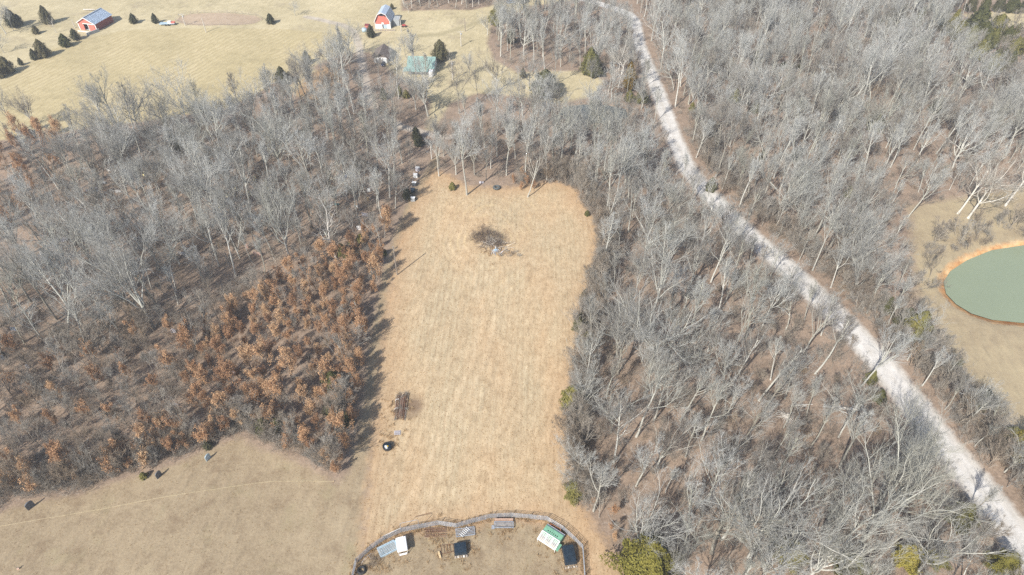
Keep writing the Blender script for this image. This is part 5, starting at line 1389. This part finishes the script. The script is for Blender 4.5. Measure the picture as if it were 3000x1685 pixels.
for x in (.18, .4, .74): q_ = MB().box((w * x, -.0, 1.25), (.9, .1, 1.1)).build('window', 'white', t); MB().box((w * x, -.06, 1.25), (.7, .06, .9)).build('pane', 'glass', q_)
MB().box((w * .57, 0, 1.0), (.9, .1, 1.9)).build('door', 'wood', t)
MB().box((w - .7, -1.4, 1.0), (1.3, 2.4, 2.0)).build('entry_wing', 'white', t)
# garage
a, w, rz = frame_of((1095, 182.5), (1136, 183.5))
t = thing('garage', 'white two-door garage with a dark brown shingle roof', 'garage', (*a, z_at(*a)), rz)
dy, E_, RG = 7.5, 2.0, 3.9
wl = MB(); wl.box((w / 2, dy / 2, E_ / 2), (w - .1, dy, E_)).build('wall', 'white', t)
MB().prism([(.1, E_), (w - .1, E_), (w / 2, RG - .2)], (0, dy - .6, 0), (0, .5, 0)).build('gable', 'shingle', t)
for s in (-1, 1):
    xe = w / 2 + s * (w / 2 + .7); ze = E_ - .25
    q_ = [(w / 2, -.5, RG), (xe, -.5, ze), (xe, dy + .5, ze), (w / 2, dy + .5, RG)]
    slab(MB(), *(q_ if s < 0 else q_[::-1]), .12).build('roof_panel', 'shingle', t)
for x in (.27, .73):
    q_ = MB().box((w * x, -.03, .9), (w * .4, .08, 1.7)).build('garage_door', 'dirty_white', t)
    for k in range(3): MB().box((w * x, -.075, .45 + k * .45), (w * .39, .02, .03)).build('panel_line', 'concrete', q_)
for x in (.03, .5, .97): MB().box((w * x, -.05, 1.0), (.12, .12, 2.0)).build('post', 'shingle', t)
# car in front of the garage
def car(label, loc, rz_, mat, s):
    t = thing('parked_car', label, 'car', loc, rz_); t.scale = (s, s, s)
    MB().prism([(-2.2, .35), (2.2, .35), (2.25, .8), (1.3, .95), (-2.2, .95)], (0, 1.75, 0), (0, -.875, 0)).build('body', mat, t, .06)
    q_ = MB().prism([(-1.9, .94), (1.2, .94), (.5, 1.5), (-1.6, 1.5)], (0, 1.5, 0), (0, -.75, 0)).build('cabin', 'glass', t, .05)
    MB().box((-.55, 0, 1.52), (2.0, 1.4, .05)).build('roof', mat, q_)
    for x in (-1.4, 1.4):
        for y in (-.85, .85):
            v = MB(); v.lathe([(.33, -.1), (.34, .0), (.33, .1)], 14); o = v.build('wheel', 'rubber', t); o.location = (x, y, .33); o.rotation_euler = (math.pi / 2, 0, 0)
    for y in (-.6, .6): MB().box((2.24, y, .7), (.06, .35, .16)).build('headlight', 'white', t)
    return t
car('dark blue car parked in front of the white garage', gp(1121, 189), R(-80), 'car', .72)
car('dark blue pickup-sized vehicle at the top edge beside a white house', gp(1497, 9), R(5), 'bluebd', .9)
a, w, rz = frame_of((1512, 12), (1538, 12))
t = thing('distant_house', 'white house cut by the top edge of the picture', 'house', (*a, z_at(*a)), rz)
MB().box((w / 2, 3, 1.2), (w, 6, 2.4)).build('wall', 'white', t); MB().prism([(-.3, 2.4), (w + .3, 2.4), (w / 2, 3.6)], (0, 6.6, 0), (0, -.3, 0)).build('roof', 'roof_pale', t); MB().box((w * .3, -.04, 1.3), (.8, .06, .9)).build('window', 'glass', t)

# arena fence
t = thing('arena_fence', 'low wooden post and rail fence round the oval riding arena', 'fence', (0, 0, 0))
ring = []
for i in range(len(ARENA)):
    p_, q_ = ARENA[i], ARENA[(i + 1) % len(ARENA)]; n_ = max(1, int(np.hypot(*(q_ - p_)) / 2.6))
    for k in range(n_): ring.append(p_ + (q_ - p_) * k / n_)
for i, p_ in enumerate(ring):
    q_ = ring[(i + 1) % len(ring)]; z_ = z_at(*p_)
    MB().tube((*p_, z_ - .2), (*p_, z_ + 1.25), .07, 5).build('post', 'wood', t)
    for h_ in (.55, 1.05): MB().tube((*p_, z_ + h_), (*q_, z_at(*q_) + h_), .035, 4).build('rail', 'wood', t)
t = thing('farm_trailer', 'pale flatbed trailer with junk at the left end of the arena', 'trailer', gp(492, 73), R(5))
MB().box((0, 0, .7), (6, 2, .2)).build('bed', 'bluegrey', t)
for x in (-.6, .6):
    for y in (-1, 1): o = MB().lathe([(.35, -.12), (.35, .12)], 12).build('wheel', 'rubber', t); o.location = (x, y, .4); o.rotation_euler = (math.pi / 2, 0, 0)
MB().box((.9, 0, 1.1), (1.2, 1.2, .8)).build('load', 'white', t); MB().box((2.3, 0, 1.0), (1.4, 1.3, .5)).build('load', 'red', t)
logs('brown log lying in the far pasture behind the red shed', 262, 30, 1, 8, .3, 9, .1, R(-8))

# utility poles: foot, top, cross-arm
for x, y, ty, arm, mt, lb in [(543, 76, 40, 1, 'pale_pole', 'pale utility pole at the left end of the arena'), (604, 96, 53, 0, 'pale_pole', 'pale utility pole in front of the arena'), (1176, 93, 50, 0, 'pale_pole', 'white pole at the right corner of the gambrel barn'), (1326, 234, 178, 1, 'pale_pole', 'utility pole with cross-arm and transformer right of the house'),
                              (1351, 136, 90, 1, 'pale_pole', 'utility pole with cross-arm on the pasture right of the house cedar'), (1363, 93, 55, 0, 'pole', 'thin dark pole on the pasture beyond the cross-arm pole'), (1385, 21, -2, 0, 'pale_pole', 'utility pole at the top edge by the far grove'), (1318, 176, 143, 0, 'pale_pole', 'pale pole beside the tall house cedar'), (993, 103, 67, 0, 'pole', 'thin pole at the edge of the hay field left of the barn drive'), (1265, 468, 420, 0, 'pale_pole', 'slim pale pole beside the lane at the grove'), (220, 82, 58, 0, 'pale_pole', 'lamp pole left of the long red shed')]:
    h_ = height_at(x, y, ty); t = thing('utility_pole', lb, 'pole', gp(x, y), R(8))
    MB().tube((0, 0, -.4), (0, 0, h_), .16, 8, .11).build('shaft', mt, t)
    if arm:
        MB().box((0, -.16, h_ - .35), (2.2, .1, .12)).build('cross_arm', mt, t)
        for xx in (-.95, 0, .95): MB().tube((xx, -.16, h_ - .28), (xx, -.16, h_ - .08), .04, 5).build('insulator', 'galv', t)
        MB().lathe([(.2, 0), (.22, .05), (.22, .6), (.16, .66)], 10, (.28, -.1, h_ - 1.5)).build('transformer', 'galv', t)
    else: MB().tube((0, -.02, h_), (0, -.02, h_ + .12), .06, 6).build('cap', 'galv', t)

# ------------------------------------------------------------------ thin winter haze in the air
hm = bpy.data.materials.new('haze air'); hm.use_nodes = True
hn_ = hm.node_tree.nodes; hn_.remove(hn_['Principled BSDF'])
pv = hn_.new('ShaderNodeVolumePrincipled'); pv.inputs['Color'].default_value = (.90, .94, 1.0, 1); pv.inputs['Density'].default_value = 0.00038; pv.inputs['Anisotropy'].default_value = 0.1
hm.node_tree.links.new(pv.outputs[0], hn_['Material Output'].inputs['Volume'])
M['haze'] = hm
hb = MB().box((0, 0, 56.5), (7400, 7400, 119)).build('haze', 'haze')
tag(hb, kind='stuff')
